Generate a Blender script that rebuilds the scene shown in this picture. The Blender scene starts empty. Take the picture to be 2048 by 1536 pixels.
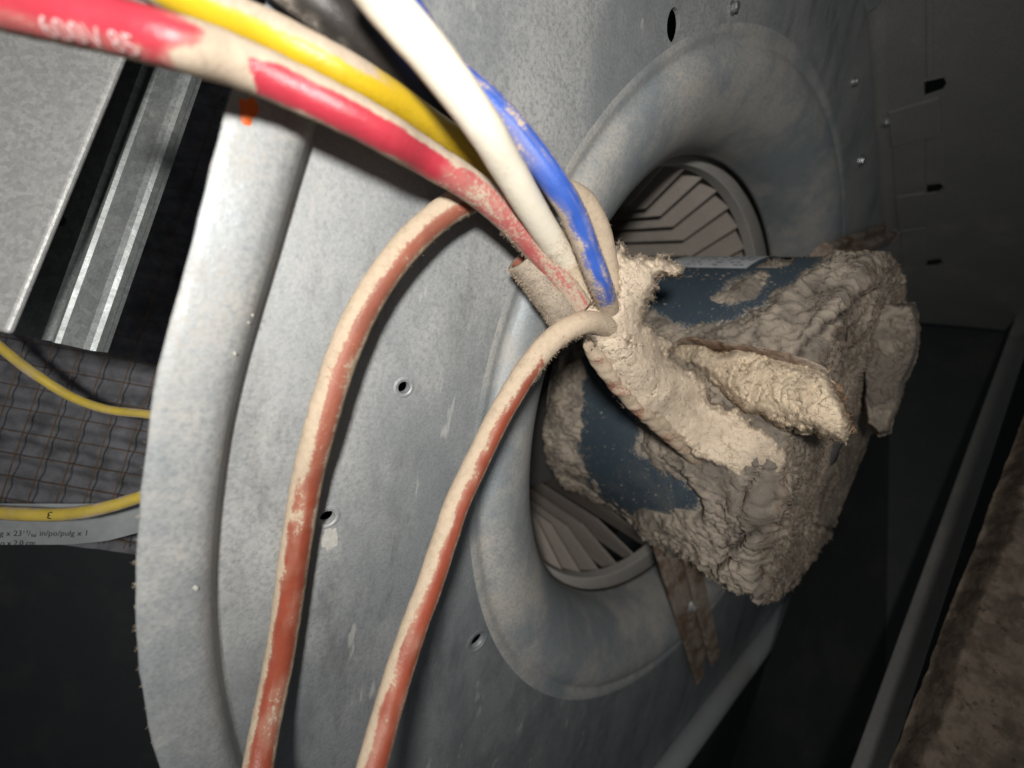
import bpy, bmesh, math, random
import numpy as np
from mathutils import Vector, Matrix
from mathutils.geometry import delaunay_2d_cdt

random.seed(7); rng = np.random.default_rng(11)
S = 0.001                      # everything below is measured in millimetres
scn = bpy.context.scene
COL = scn.collection

# ------------------------------------------------------------------ camera, light, exposure
F = 800.0                      # focal length in pixels of a 2048 px wide picture (ultra-wide phone lens)
cam_d = bpy.data.cameras.new('camera'); cam = bpy.data.objects.new('camera', cam_d); COL.objects.link(cam)
cam.location = (0, 0, 0); cam.rotation_euler = (math.radians(90), 0, 0)
cam_d.sensor_width = 36.0; cam_d.lens = 36.0 * F / 2048.0
cam_d.clip_start = 0.002; cam_d.clip_end = 20
cam_d.dof.use_dof = True; cam_d.dof.focus_distance = 0.068; cam_d.dof.aperture_fstop = 15.0
scn.camera = cam

world = bpy.data.worlds.new('World'); scn.world = world; world.use_nodes = True
world.node_tree.nodes['Background'].inputs[0].default_value = (0.9, 0.95, 1.0, 1)
world.node_tree.nodes['Background'].inputs[1].default_value = 0.09

fl_d = bpy.data.lights.new('phone_flash', 'SPOT'); fl = bpy.data.objects.new('phone_flash', fl_d); COL.objects.link(fl)
fl.location = (-0.006, -0.045, 0.0125); fl.rotation_euler = (math.radians(92.5), 0, math.radians(5))
fl_d.energy = 0.84; fl_d.color = (1.0, 0.965, 0.91); fl_d.shadow_soft_size = 0.0060
fl_d.spot_size = math.radians(135); fl_d.spot_blend = 1.0

scn.view_settings.view_transform = 'Standard'; scn.view_settings.look = 'None'
scn.view_settings.exposure = 0.0; scn.view_settings.gamma = 1.0
scn.cycles.max_bounces = 6; scn.cycles.diffuse_bounces = 3; scn.cycles.glossy_bounces = 3
scn.cycles.sample_clamp_indirect = 4.0

# ------------------------------------------------------------------ geometry helpers
def A(*v): return np.array(v, float)
def unit(v): return v / np.linalg.norm(v)
def at(u, v, d):               # point that lies d mm in front of the lens at picture position (u, v)
    return A((u - 1024) / F * d, d, (768 - v) / F * d)
def ray(u, v): return A((u - 1024) / F, 1.0, (768 - v) / F)
def px(P):
    P = np.asarray(P); d = np.maximum(P[..., 1], 1e-3)
    return P[..., 0] / d * F + 1024, 768 - P[..., 2] / d * F
def sstep(a, b, x):
    t = np.clip((x - a) / (b - a), 0, 1); return t * t * (3 - 2 * t)

NRM = unit(A(.814, -1.0, -.316))            # the blower axis, pointing out of the inlet
CEN = at(1454.3, 815.75, 135.574)           # centre of the inlet in the plane of the side panel
EB = A(0, 0, 1) - NRM * NRM[2]; EB = unit(EB)
EA = A(.77554434, .6312931, 0.0)
assert abs(EA @ NRM) < 1e-3
class Plane:
    def __init__(s, o, e1, e2, n): s.o, s.e1, s.e2, s.n = o, e1, e2, n
    def p(s, a, b, h=0.0): return s.o + a * s.e1 + b * s.e2 + h * s.n
    def hit(s, u, v, h=0.0):
        r = ray(u, v); o = s.o + h * s.n; P = r * ((o @ s.n) / (r @ s.n)); q = P - s.o
        return q @ s.e1, q @ s.e2
PAN = Plane(CEN, EA, EB, NRM)

def _hash(ix, iy, iz, seed):
    h = (ix.astype(np.int64) * 374761393 + iy.astype(np.int64) * 668265263 + iz.astype(np.int64) * 2147483647 + seed * 974711) & 0xFFFFFFFF
    h = ((h ^ (h >> 13)) * 1274126177) & 0xFFFFFFFF
    h = ((h ^ (h >> 16)) * 2246822519) & 0xFFFFFFFF
    return ((h ^ (h >> 15)) & 0xFFFFFF) / float(0xFFFFFF)
def vnoise(P, seed=0):
    f = np.floor(P); i = f.astype(np.int64); t = P - f; t = t * t * t * (t * (t * 6 - 15) + 10)
    x, y, z = i[..., 0], i[..., 1], i[..., 2]; r = 0
    for dx in (0, 1):
        for dy in (0, 1):
            for dz in (0, 1):
                w = (t[..., 0] if dx else 1 - t[..., 0]) * (t[..., 1] if dy else 1 - t[..., 1]) * (t[..., 2] if dz else 1 - t[..., 2])
                r = r + w * _hash(x + dx, y + dy, z + dz, seed)
    return r * 2 - 1
def fbm(P, size, octv=4, seed=0, gain=.5):
    r = 0; a = 1.0; tot = 0; q = np.asarray(P) / size
    for k in range(octv):
        r = r + a * vnoise(q + 17.3 * k, seed + k); tot += a; a *= gain; q = q * 2.03
    return r / tot * 1.6

ORG = {}
def tag(o, label=None, cat=None, group=None, kind=None):
    if label: o['label'] = label
    if cat: o['category'] = cat
    if group: o['group'] = group
    if kind: o['kind'] = kind
    return o
def empty(name, P, label, cat):
    o = bpy.data.objects.new(name, None); COL.objects.link(o); o.empty_display_size = .005
    o.location = Vector(P * S); ORG[o] = np.array(P, float); return tag(o, label, cat)
def mesh(name, V, Fc, mat, parent=None, smooth=True, attrs=None, mats=None):
    V = np.asarray(V, float).reshape(-1, 3)
    if parent is None: org = A((V[:, 0].min() + V[:, 0].max()) / 2, (V[:, 1].min() + V[:, 1].max()) / 2, V[:, 2].min())
    else: org = ORG[parent]
    me = bpy.data.meshes.new(name); me.from_pydata(((V - org) * S).tolist(), [], [list(map(int, f)) for f in Fc]); me.update()
    if smooth: me.polygons.foreach_set('use_smooth', [True] * len(me.polygons))
    for k, a in (attrs or {}).items():
        at_ = me.attributes.new(k, 'FLOAT', 'POINT'); at_.data.foreach_set('value', np.asarray(a, np.float32))
    me.materials.append(mat)
    o = bpy.data.objects.new(name, me); COL.objects.link(o)
    if parent is None: o.location = Vector(org * S)
    else: o.parent = parent
    ORG[o] = org
    return o
def grid_faces(n, m, closed_m=False, off=0):
    i, j = np.meshgrid(np.arange(n - 1), np.arange(m if closed_m else m - 1), indexing='ij')
    j2 = (j + 1) % m
    return (np.stack([i * m + j, i * m + j2, (i + 1) * m + j2, (i + 1) * m + j], -1).reshape(-1, 4) + off)
class MB:
    def __init__(s): s.V = []; s.Fc = []
    def add(s, V, Fc):
        k = len(s.V); s.V += [list(v) for v in np.asarray(V, float)]; s.Fc += [[int(i) + k for i in f] for f in Fc]; return s
    def hexa(s, c):            # eight corners: bottom four, top four
        return s.add(c, [(0, 3, 2, 1), (4, 5, 6, 7), (0, 1, 5, 4), (1, 2, 6, 5), (2, 3, 7, 6), (3, 0, 4, 7)])
    def slab(s, quad, n, t):   # a quad given thickness t against the direction n
        q = np.array(quad); return s.hexa(np.concatenate([q - unit(n) * t, q]))
    def build(s, name, mat, parent=None, smooth=False): return mesh(name, s.V, s.Fc, mat, parent, smooth)
def bevel(o, w, seg=2):
    m = o.modifiers.new('bevel', 'BEVEL'); m.width = w * S; m.segments = seg; m.limit_method = 'ANGLE'; m.angle_limit = .6
    return o
def catmull(P, step):
    P = np.asarray(P, float); Q = [2 * P[0] - P[1]] + list(P) + [2 * P[-1] - P[-2]]; out = []
    for i in range(1, len(Q) - 2):
        p0, p1, p2, p3 = Q[i - 1], Q[i], Q[i + 1], Q[i + 2]
        t0 = 0; t1 = t0 + np.linalg.norm(p1 - p0) ** .5; t2 = t1 + np.linalg.norm(p2 - p1) ** .5; t3 = t2 + np.linalg.norm(p3 - p2) ** .5
        for t in np.linspace(t1, t2, 24, endpoint=False):
            a1 = (t1 - t) / (t1 - t0) * p0 + (t - t0) / (t1 - t0) * p1; a2 = (t2 - t) / (t2 - t1) * p1 + (t - t1) / (t2 - t1) * p2
            a3 = (t3 - t) / (t3 - t2) * p2 + (t - t2) / (t3 - t2) * p3
            b1 = (t2 - t) / (t2 - t0) * a1 + (t - t0) / (t2 - t0) * a2; b2 = (t3 - t) / (t3 - t1) * a2 + (t - t1) / (t3 - t1) * a3
            out.append((t2 - t) / (t2 - t1) * b1 + (t - t1) / (t2 - t1) * b2)
    out.append(P[-1]); out = np.array(out)
    for _ in range(6): out[1:-1] = .25 * out[:-2] + .5 * out[1:-1] + .25 * out[2:]
    L = np.r_[0, np.cumsum(np.linalg.norm(np.diff(out, axis=0), axis=1))]; n = max(4, int(L[-1] / step))
    s = np.linspace(0, L[-1], n); return np.stack([np.interp(s, L, out[:, k]) for k in range(3)], -1), s
def frames(P):
    T = np.gradient(P, axis=0); T /= np.linalg.norm(T, axis=1)[:, None]
    cam_dir = -P / np.linalg.norm(P, axis=1)[:, None]
    side = np.cross(T, cam_dir); side /= np.linalg.norm(side, axis=1)[:, None]
    up = np.cross(side, T); return T, side, up      # up faces the lens
def sdf_poly(u, v, poly):      # >0 inside
    poly = np.array(poly, float); n = len(poly); d = np.full(u.shape, 1e9); ins = np.zeros(u.shape, bool)
    for i in range(n):
        a = poly[i]; b = poly[(i + 1) % n]; e = b - a
        t = np.clip(((u - a[0]) * e[0] + (v - a[1]) * e[1]) / (e @ e), 0, 1)
        d = np.minimum(d, np.hypot(u - a[0] - t * e[0], v - a[1] - t * e[1]))
        c = ((a[1] > v) != (b[1] > v)) & (u < (b[0] - a[0]) * (v - a[1]) / (b[1] - a[1] + 1e-12) + a[0]); ins ^= c
    return np.where(ins, d, -d)
def sheet(name, pl, outline, holes, t, mat, parent=None, h0=0.0, extra=()):
    pts = []; edges = []; 
    for loop in [outline] + list(holes):
        k = len(pts); pts += [Vector((p[0], p[1])) for p in loop]; edges += [(k + i, k + (i + 1) % len(loop)) for i in range(len(loop))]
    pts += [Vector(p) for p in extra]
    vo, eo, fo = delaunay_2d_cdt(pts, edges, [], 0, 1e-6)[:3]
    vo = np.array([(p.x, p.y) for p in vo]); fo = [tuple(f) for f in fo]
    ctr = np.array([vo[list(f)].mean(0) for f in fo])
    keep = sdf_poly(ctr[:, 0], ctr[:, 1], outline) > 0
    for h in holes: keep &= sdf_poly(ctr[:, 0], ctr[:, 1], h) < 0
    fo = [f for f, k in zip(fo, keep) if k]
    top = np.array([pl.p(a, b, h0) for a, b in vo]); bot = np.array([pl.p(a, b, h0 - t) for a, b in vo]); N = len(vo)
    faces = list(fo) + [tuple(reversed([i + N for i in f])) for f in fo]
    cnt = {}
    for f in fo:
        for i in range(len(f)):
            e = (f[i], f[(i + 1) % len(f)]); cnt[e] = 1
    for (a, b) in list(cnt):
        if (b, a) not in cnt: faces.append((b, a, a + N, b + N))
    return mesh(name, np.concatenate([top, bot]), faces, mat, parent, smooth=False)
def circ(c, r, n=20, sq=1.0, rot=0): 
    return [(c[0] + r * math.cos(k * 2 * math.pi / n + rot), c[1] + sq * r * math.sin(k * 2 * math.pi / n + rot)) for k in range(n)]
def fuzz(name, P, Nn, mat, parent, length=(.4, 1.6), rad=.028, curl=.6):
    V = []; Fc = []; n = len(P)
    ln = rng.uniform(*length, n); d0 = Nn + curl * rng.normal(size=(n, 3)); d0 /= np.linalg.norm(d0, axis=1)[:, None]
    d1 = d0 + 1.1 * curl * rng.normal(size=(n, 3)); d1 /= np.linalg.norm(d1, axis=1)[:, None]
    a = np.cross(d0, rng.normal(size=(n, 3))); a /= np.linalg.norm(a, axis=1)[:, None]; b = np.cross(d0, a)
    rings = []
    for k, (pos, r) in enumerate(((P - d0 * .15, rad), (P + d0 * ln[:, None] * .5, rad * .85), (P + d0 * ln[:, None] * .5 + d1 * ln[:, None] * .5, rad * .4))):
        for t in range(3):
            an = t * 2.0944; rings.append(pos + r * (math.cos(an) * a + math.sin(an) * b))
    V = np.stack(rings, 1).reshape(-1, 3); base = np.arange(n) * 9
    fs = []
    for k in (0, 3):
        for t in range(3): fs.append(np.stack([base + k + t, base + k + (t + 1) % 3, base + k + 3 + (t + 1) % 3, base + k + 3 + t], -1))
    return mesh(name, V, np.concatenate(fs), mat, parent)

# ------------------------------------------------------------------ materials
def mat_new(name):
    m = bpy.data.materials.new(name); m.use_nodes = True; nt = m.node_tree; return m, nt, nt.nodes['Principled BSDF']
def N(nt, t, **kw):
    n = nt.nodes.new(t)
    for k, v in kw.items():
        if k in n.inputs: n.inputs[k].default_value = v
        else: setattr(n, k, v)
    return n
def lk(nt, a, b): nt.links.new(a, b)
def noise(nt, scale, detail=4, rough=.55, co=None, stretch=None):
    c = N(nt, 'ShaderNodeTexCoord'); out = c.outputs['Object']
    if stretch:
        mp = N(nt, 'ShaderNodeMapping'); mp.inputs['Scale'].default_value = stretch[:3]
        if len(stretch) > 3: mp.inputs['Rotation'].default_value = stretch[3]
        lk(nt, out, mp.inputs[0]); out = mp.outputs[0]
    n = N(nt, 'ShaderNodeTexNoise', Scale=scale, Detail=detail, Roughness=rough); lk(nt, out, n.inputs['Vector']); return n.outputs['Fac']
def ramp(nt, fac, a, b, lo=0.0, hi=1.0):
    m = N(nt, 'ShaderNodeMapRange'); m.interpolation_type = 'SMOOTHSTEP'
    for k, v in zip((1, 2, 3, 4), (a, b, lo, hi)): m.inputs[k].default_value = v
    lk(nt, fac, m.inputs[0]); return m.outputs[0]
def mix(nt, fac, a, b):
    m = N(nt, 'ShaderNodeMix', data_type='RGBA')
    if isinstance(fac, (int, float)): m.inputs[0].default_value = fac
    else: lk(nt, fac, m.inputs[0])
    for x, i in ((a, 6), (b, 7)):
        if isinstance(x, tuple): m.inputs[i].default_value = (*x, 1)
        else: lk(nt, x, m.inputs[i])
    return m.outputs[2]
def math_(nt, op, a, b=0.0, c=None):
    m = N(nt, 'ShaderNodeMath', operation=op)
    for i, x in enumerate((a, b) if c is None else (a, b, c)):
        if isinstance(x, (int, float)): m.inputs[i].default_value = x
        else: lk(nt, x, m.inputs[i])
    return m.outputs[0]
def bump(nt, bsdf, h, dist, strength=1.0, prev=None):
    b = N(nt, 'ShaderNodeBump', Strength=strength, Distance=dist * S); lk(nt, h, b.inputs['Height'])
    if prev: lk(nt, prev, b.inputs['Normal'])
    lk(nt, b.outputs[0], bsdf.inputs['Normal']); return b.outputs[0]
DUST = (.63, .525, .405); DUST2 = (.51, .42, .325); DUSTG = (.33, .27, .215)

def m_dust(name, c1=DUST, c2=DUST2, c3=DUSTG, dark=.5, bd=.22, s1=110):
    m, nt, b = mat_new(name)
    c = mix(nt, ramp(nt, noise(nt, s1, 4, .6), .40, .60), c1, c2)
    c = mix(nt, ramp(nt, noise(nt, 520, 4, .7), .54, .74, 0, dark), c, c3)
    c = mix(nt, ramp(nt, noise(nt, 2600, 1, .6), .56, .8, 0, .3), c, (.17, .145, .12))
    ar = N(nt, 'ShaderNodeAttribute', attribute_name='rust_shade'); c = mix(nt, ramp(nt, math_(nt, 'ADD', ar.outputs['Fac'], math_(nt, 'MULTIPLY_ADD', noise(nt, 600, 3, .6), .8, -.4)), .3, .8, 0, .9), c, (.17, .095, .05))
    ad = N(nt, 'ShaderNodeAttribute', attribute_name='grime_shade'); c = mix(nt, ramp(nt, ad.outputs['Fac'], 0, 1, 0, .85), c, (.055, .045, .04))  # dark grime mix that also paints shade into cracks, ledges and ragged edges
    lk(nt, c, b.inputs['Base Color']); b.inputs['Roughness'].default_value = 1.0; b.inputs['Specular IOR Level'].default_value = .05
    p = bump(nt, b, noise(nt, 800, 4, .72), bd, .7); bump(nt, b, noise(nt, 3400, 1, .6), .12, .8, p)
    return m
M_DUST = m_dust('tan_dust')
M_CRUST = m_dust('grey_dust', (.345, .295, .24), (.175, .153, .130), (.095, .082, .072), .9, .36, 75)
M_CAKE = m_dust('pale_dust', (.64, .53, .39), (.52, .42, .31), (.27, .215, .165), .55, .3)
M_FIBD, _nt, _b = mat_new('dark_fibre'); _b.inputs['Base Color'].default_value = (.06, .05, .045, 1); _b.inputs['Roughness'].default_value = 1
M_FIB, _nt, _b = mat_new('dust_fibre'); _b.inputs['Base Color'].default_value = (.50, .40, .30, 1); _b.inputs['Roughness'].default_value = 1

def m_metal(name, c1, c2, dust=(.375, .34, .295), dlo=.5, dhi=.72, damt=.8, metallic=.5, rough=.5, grain=.5, dscale=35, streak=None, spangle=0, scuff=False, filmed=False):
    m, nt, b = mat_new(name)
    c = mix(nt, noise(nt, 60, 5, .65), c1, c2)
    if spangle:
        tc = N(nt, 'ShaderNodeTexCoord'); vo = N(nt, 'ShaderNodeTexVoronoi', Scale=spangle); lk(nt, tc.outputs['Object'], vo.inputs['Vector'])
        sp = N(nt, 'ShaderNodeSeparateColor'); lk(nt, vo.outputs['Color'], sp.inputs[0])
        c = mix(nt, ramp(nt, sp.outputs[0], 0, 1, 0, .3), c, tuple(min(1, x * 1.7) for x in c1))
    g = noise(nt, 2300, 3, .7)
    c = mix(nt, ramp(nt, g, .35, .7, 0, grain), c, tuple(x * .45 for x in c1))
    d = noise(nt, dscale, 6, .68, stretch=streak)
    dm = math_(nt, 'MULTIPLY', ramp(nt, d, dlo, dhi), ramp(nt, noise(nt, 1500, 3, .7), .3, .6, .35, 1))
    dm = math_(nt, 'MULTIPLY', dm, damt)
    if filmed:
        fa = N(nt, 'ShaderNodeAttribute', attribute_name='film'); fv = math_(nt, 'ADD', fa.outputs['Fac'], math_(nt, 'MULTIPLY_ADD', noise(nt, 1900, 3, .75), 2.2, -1.1)); fv = math_(nt, 'ADD', fv, math_(nt, 'MULTIPLY_ADD', noise(nt, 300, 3, .6), 1.0, -.5))
        dm = math_(nt, 'MAXIMUM', dm, ramp(nt, fv, .45, .85))
    if scuff:
        sk = noise(nt, 150, 4, .7, stretch=(1, 1, .16, (0, -.55, 0))); rg = noise(nt, 22, 3, .6)
        c = mix(nt, math_(nt, 'MULTIPLY', ramp(nt, sk, .5, .68), ramp(nt, rg, .45, .62, 0, .75)), c, tuple(x * .42 for x in c1))
        tcz = N(nt, 'ShaderNodeTexCoord'); sz = N(nt, 'ShaderNodeSeparateXYZ'); lk(nt, tcz.outputs['Object'], sz.inputs[0]); low = ramp(nt, sz.outputs[2], .135, .095)
        sm = noise(nt, 70, 5, .7, stretch=(1, 1, .35, (0, -.6, 0)))
        c = mix(nt, math_(nt, 'MULTIPLY', math_(nt, 'MULTIPLY', ramp(nt, sm, .42, .64), low), .62), c, (.15, .17, .19))
        dm = math_(nt, 'MULTIPLY', dm, math_(nt, 'SUBTRACT', 1.0, math_(nt, 'MULTIPLY', low, .55)))
        sk2 = noise(nt, 260, 3, .7, stretch=(1, 1, .1, (0, -.6, 0)))
        dm = math_(nt, 'MAXIMUM', dm, math_(nt, 'MULTIPLY', ramp(nt, sk2, .6, .72), .55))
    c = mix(nt, dm, c, dust); lk(nt, c, b.inputs['Base Color'])
    lk(nt, ramp(nt, dm, 0, .8, metallic, .0), b.inputs['Metallic'])
    r = math_(nt, 'ADD', math_(nt, 'MULTIPLY', noise(nt, 220, 4, .6), .3), rough - .15)
    r = math_(nt, 'ADD', r, math_(nt, 'MULTIPLY', dm, .35)); lk(nt, r, b.inputs['Roughness'])
    p = bump(nt, b, noise(nt, 1700, 3, .7), .06, .6); p = bump(nt, b, noise(nt, 45, 1, .5), .5, .35, p)
    return m
M_PANEL = m_metal('galvanised_side_panel', (.37, .395, .41), (.29, .315, .335), dust=(.375, .36, .335), damt=.72, dlo=.30, dhi=.76, streak=(1, 1, .45, (0, .5, 0)), scuff=True, grain=.4)
M_RIM = m_metal('galvanised_rim', (.33, .36, .38), (.25, .275, .295), damt=.7, dlo=.36, dhi=.72, rough=.5, metallic=.45)
M_BELL = m_metal('galvanised_inlet', (.37, .41, .435), (.27, .305, .33), dust=(.42, .375, .32), damt=.8, dlo=.36, dhi=.66, rough=.55, metallic=.35, grain=.45)
M_HEM = m_metal('pale_hem', (.50, .52, .53), (.42, .44, .45), damt=.5, metallic=.2, rough=.55)
M_WALL = m_metal('dark_cabinet_sheet', (.30, .30, .29), (.24, .24, .235), damt=.5, metallic=.25, rough=.6)
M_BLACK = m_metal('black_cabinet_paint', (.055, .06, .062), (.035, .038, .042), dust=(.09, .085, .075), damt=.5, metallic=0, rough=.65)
M_BOX = m_metal('spangled_box_steel', (.40, .40, .395), (.32, .325, .32), dust=(.33, .31, .28), damt=.45, metallic=.45, rough=.42, spangle=1500, grain=.3)
M_CHAN = m_metal('grey_channel_steel', (.25, .265, .265), (.17, .185, .19), damt=.3, metallic=.55, rough=.5, spangle=900, grain=.45)
M_BLADE = m_metal('dusty_blade', (.37, .345, .32), (.31, .285, .265), dust=(.42, .365, .315), dlo=.2, dhi=.5, damt=.9, metallic=.1, rough=.8)
M_RING = m_metal('dusty_wheel_ring', (.52, .50, .47), (.44, .42, .39), dust=(.46, .40, .34), damt=.7, metallic=.1, rough=.7)
M_SCREW = m_metal('zinc_screw', (.62, .64, .64), (.5, .52, .53), damt=.2, metallic=.9, rough=.3)
M_SHELL = m_metal('blue_black_motor_shell', (.082, .115, .145), (.055, .082, .108), dust=(.34, .295, .24), dlo=.5, dhi=.85, damt=.45, metallic=.3, rough=.45, grain=.15, dscale=45, filmed=True)
M_ENDM = m_metal('grey_end_metal', (.36, .36, .355), (.29, .29, .29), damt=.5, metallic=.4, rough=.5)
M_RUST = m_metal('rusty_steel', (.14, .078, .045), (.22, .15, .10), dust=(.34, .29, .245), dlo=.38, dhi=.58, damt=.9, metallic=.1, rough=.8, grain=.5, dscale=90)
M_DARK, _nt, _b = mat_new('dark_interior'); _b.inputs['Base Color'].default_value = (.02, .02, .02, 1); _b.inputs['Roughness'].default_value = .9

def m_plain(name, col, rough=.6, var=.3, scale=300, bumpd=.05, spec=.4, col2=None):
    m, nt, b = mat_new(name)
    c = mix(nt, ramp(nt, noise(nt, scale, 5, .65), .35, .7), col, col2 or tuple(x * (1 - var) for x in col)); lk(nt, c, b.inputs['Base Color'])
    b.inputs['Roughness'].default_value = rough; b.inputs['Specular IOR Level'].default_value = spec
    bump(nt, b, noise(nt, scale * 3, 4, .6), bumpd, .7); return m
M_FABRIC = m_plain('filter_fabric', (.15, .15, .165), .85, .55, 150, .3, .2)
M_WIREMESH = m_plain('rusty_mesh_wire', (.13, .075, .035), .5, .5, 500, .05, .5)
M_PAPER = m_plain('grey_label_paper', (.30, .32, .33), .7, .25, 90)
M_STICK = m_plain('white_label', (.58, .61, .63), .6, .25, 220, .03)
M_INK = m_plain('black_ink', (.02, .022, .024), .7)
M_PINK = m_plain('pale_print', (.62, .40, .40), .8, .3, 900)
M_ORANGE = m_plain('orange_paint', (.72, .13, .012), .5, .25, 600)
M_INS = m_dust('brown_insulation', (.25, .20, .155), (.15, .12, .095), (.06, .048, .042), .95, .5, 220)

def m_wire(name, col, rough=.33, col2=None, dust=(.43, .35, .27), film=None):
    m, nt, b = mat_new(name); at_ = N(nt, 'ShaderNodeAttribute', attribute_name='dust')
    base = mix(nt, ramp(nt, noise(nt, 220, 4, .6), .35, .75), col, col2 or tuple(x * .82 for x in col))
    n1 = noise(nt, 2100, 4, .75); n2 = noise(nt, 380, 4, .65)
    v = math_(nt, 'ADD', at_.outputs['Fac'], math_(nt, 'MULTIPLY_ADD', n1, 1.5, -.75)); v = math_(nt, 'ADD', v, math_(nt, 'MULTIPLY_ADD', n2, .6, -.3))
    hard = ramp(nt, v, .36, .78); soft = ramp(nt, at_.outputs['Fac'], .0, .9, 0.05, .5)
    fac = math_(nt, 'MAXIMUM', hard, soft)
    dc = mix(nt, ramp(nt, noise(nt, 900, 4, .7), .4, .75), dust, tuple(x * .8 for x in dust))
    lk(nt, mix(nt, fac, base, dc), b.inputs['Base Color'])
    lk(nt, ramp(nt, fac, 0, .7, rough, 1.0), b.inputs['Roughness']); lk(nt, ramp(nt, fac, 0, .7, .5, .08), b.inputs['Specular IOR Level'])
    p = bump(nt, b, v, .12, .45); bump(nt, b, noise(nt, 500, 3, .6), .05, .5, p)
    return m
M_RED = m_wire('red_insulation', (.40, .018, .042), .3); M_YEL = m_wire('yellow_insulation', (.56, .375, .004), .3)
M_WHT = m_wire('white_insulation', (.76, .71, .60), .45, (.72, .66, .55), dust=(.56, .46, .34)); M_BLU = m_wire('blue_insulation', (.014, .085, .43), .42)
M_BLK = m_wire('black_insulation', (.012, .011, .011), .4, dust=(.33, .29, .25)); M_BRK = m_wire('brick_insulation', (.25, .043, .020), .38, (.20, .032, .014), dust=(.44, .355, .265))
M_YEL2 = m_wire('dull_yellow_insulation', (.50, .37, .03), .5)

# ------------------------------------------------------------------ blower housing
hous = empty('blower_housing', PAN.p(-20, -150), 'galvanised sheet metal blower housing with round inlet filling the picture centre', 'blower housing')
RO, RI = 100.0, 78.6
# scroll outline: radius of the crease against the angle round the inlet
ang = np.radians([78, 110, 140, 158.6, 163, 170.5, 176.3, 183, 187, 193, 199, 215, 235, 258, 279.5])
rad = np.array([134.5, 134.5, 136, 137.0, 136.0, 135.6, 137.3, 138.9, 140.2, 141.8, 143.6, 148.5, 156, 167, 178.5])
th = np.linspace(ang[0], ang[-1], 190); rr = np.interp(th, ang, rad)
for _ in range(12): rr[1:-1] = .25 * rr[:-2] + .5 * rr[1:-1] + .25 * rr[2:]
scroll = np.stack([rr * np.cos(th), rr * np.sin(th)], -1)
FOLD0 = A(27.7, 135.0); FD = unit(A(168.3, -73.1))
outline = [tuple(p) for p in scroll] + [(150.7, -152.2), (245, -133), tuple(FOLD0 + FD * 232)]
holes = [circ((0, 0), RO + 1.7, 200)]
def hole_at(u, v, r, sq=1.0): holes.append(circ(PAN.hit(u, v), r, 18, sq)); return holes[-1]
hole_at(1347, 50, 2.1, 1.35); hole_at(808, 775, .95); hole_at(655, 1035, 1.05); hole_at(993, 937, .8); hole_at(955, 1282, 1.7); hole_at(1783, 0, 4.5)
panel = sheet('side_panel', PAN, outline, holes, .8, M_PANEL, hous)
# dimpled collars round the small holes
for (u, v, r) in ((808, 775, .95), (655, 1035, 1.05), (955, 1282, 1.7), (993, 937, .8)):
    c = PAN.hit(u, v); V = []; n = 22
    for (q, h) in ((r * 1.75, .02), (r * 1.45, .14), (r * 1.15, .10), (r * .98, -.25), (r * .95, -1.2)):
        V += [PAN.p(c[0] + q * math.cos(k * 2 * math.pi / n), c[1] + q * math.sin(k * 2 * math.pi / n), h) for k in range(n)]
    mesh('hole_collar', V, grid_faces(5, n, True), M_PANEL, hous)
# the bell-mouth inlet: bead, convex roll, throat
prof = [(RO + 2.6, .015), (RO + 1.6, .02), (RO + 1.0, -.10), (RO + .2, -.55), (RO - .6, -.65), (RO - 1.4, -.25), (RO - 2.2, .3), (RO - 3.4, .72), (RO - 5.0, .85)]
for k in range(1, 15):
    a = k / 14 * math.pi / 2; prof.append((RI + .2 + (RO - 5.2 - RI) * (1 - math.sin(a)) ** 1.0, .85 - 17.2 * (1 - math.cos(a)) ** .9))
prof += [(RI, -17.4), (RI + .1, -18.6), (RI + 1.0, -18.7), (RI + 1.2, -17.0)]
n = 200; V = []
for (r, h) in prof: V += [PAN.p(r * math.cos(k * 2 * math.pi / n), r * math.sin(k * 2 * math.pi / n), h) for k in range(n)]
mesh('inlet_ring', V, grid_faces(len(prof), n, True), M_BELL, hous)
# rolled rim that follows the scroll, and the wrap sheet behind it
nrm2 = np.gradient(scroll, axis=0); nrm2 = np.stack([-nrm2[:, 1], nrm2[:, 0]], -1); nrm2 /= np.linalg.norm(nrm2, axis=1)[:, None]
if (nrm2[80] @ scroll[80]) < 0: nrm2 = -nrm2
wid = np.interp(np.degrees(th), [78, 158, 165, 183, 199, 280], [7.4, 7.4, 8.0, 7.3, 7.6, 8.5])
rprof = [(-.25, .03), (0.0, .12), (.25, .55), (.55, 1.5), (1.0, 2.3), (1.7, 2.8), (2.6, 3.0), (4.4, 3.02), (6.2, 2.98), (7.2, 2.9)]
V = []
edge_n = fbm(np.c_[scroll, 0 * th], 3.0, 3, 5) * .12
for i in range(len(th)):
    k = wid[i] / 7.4
    for (w, h) in rprof: V.append(PAN.p(*(scroll[i] + nrm2[i] * w * k), h + .25 * edge_n[i]))
    V.append(PAN.p(*(scroll[i] + nrm2[i] * (7.4 * k + edge_n[i])), 2.75)); V.append(PAN.p(*(scroll[i] + nrm2[i] * (7.4 * k + edge_n[i])), 2.2)); V.append(PAN.p(*(scroll[i] + nrm2[i] * 6.5 * k), 2.0))
mesh('rim_flange', V, grid_faces(len(th), len(rprof) + 3), M_RIM, hous)
V = []
for i in range(len(th)):
    for (w, h) in ((6.6, 2.1), (6.4, -6), (6.4, -40), (6.4, -95)): V.append(PAN.p(*(scroll[i] + nrm2[i] * w), h))
mesh('scroll_wrap', V, grid_faces(len(th), 4), M_RIM, hous)
back = sheet('added_black_back', PAN, outline, [], .8, M_DARK, hous, h0=-118)  # plain black back, put in to stop light leaking through
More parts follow.
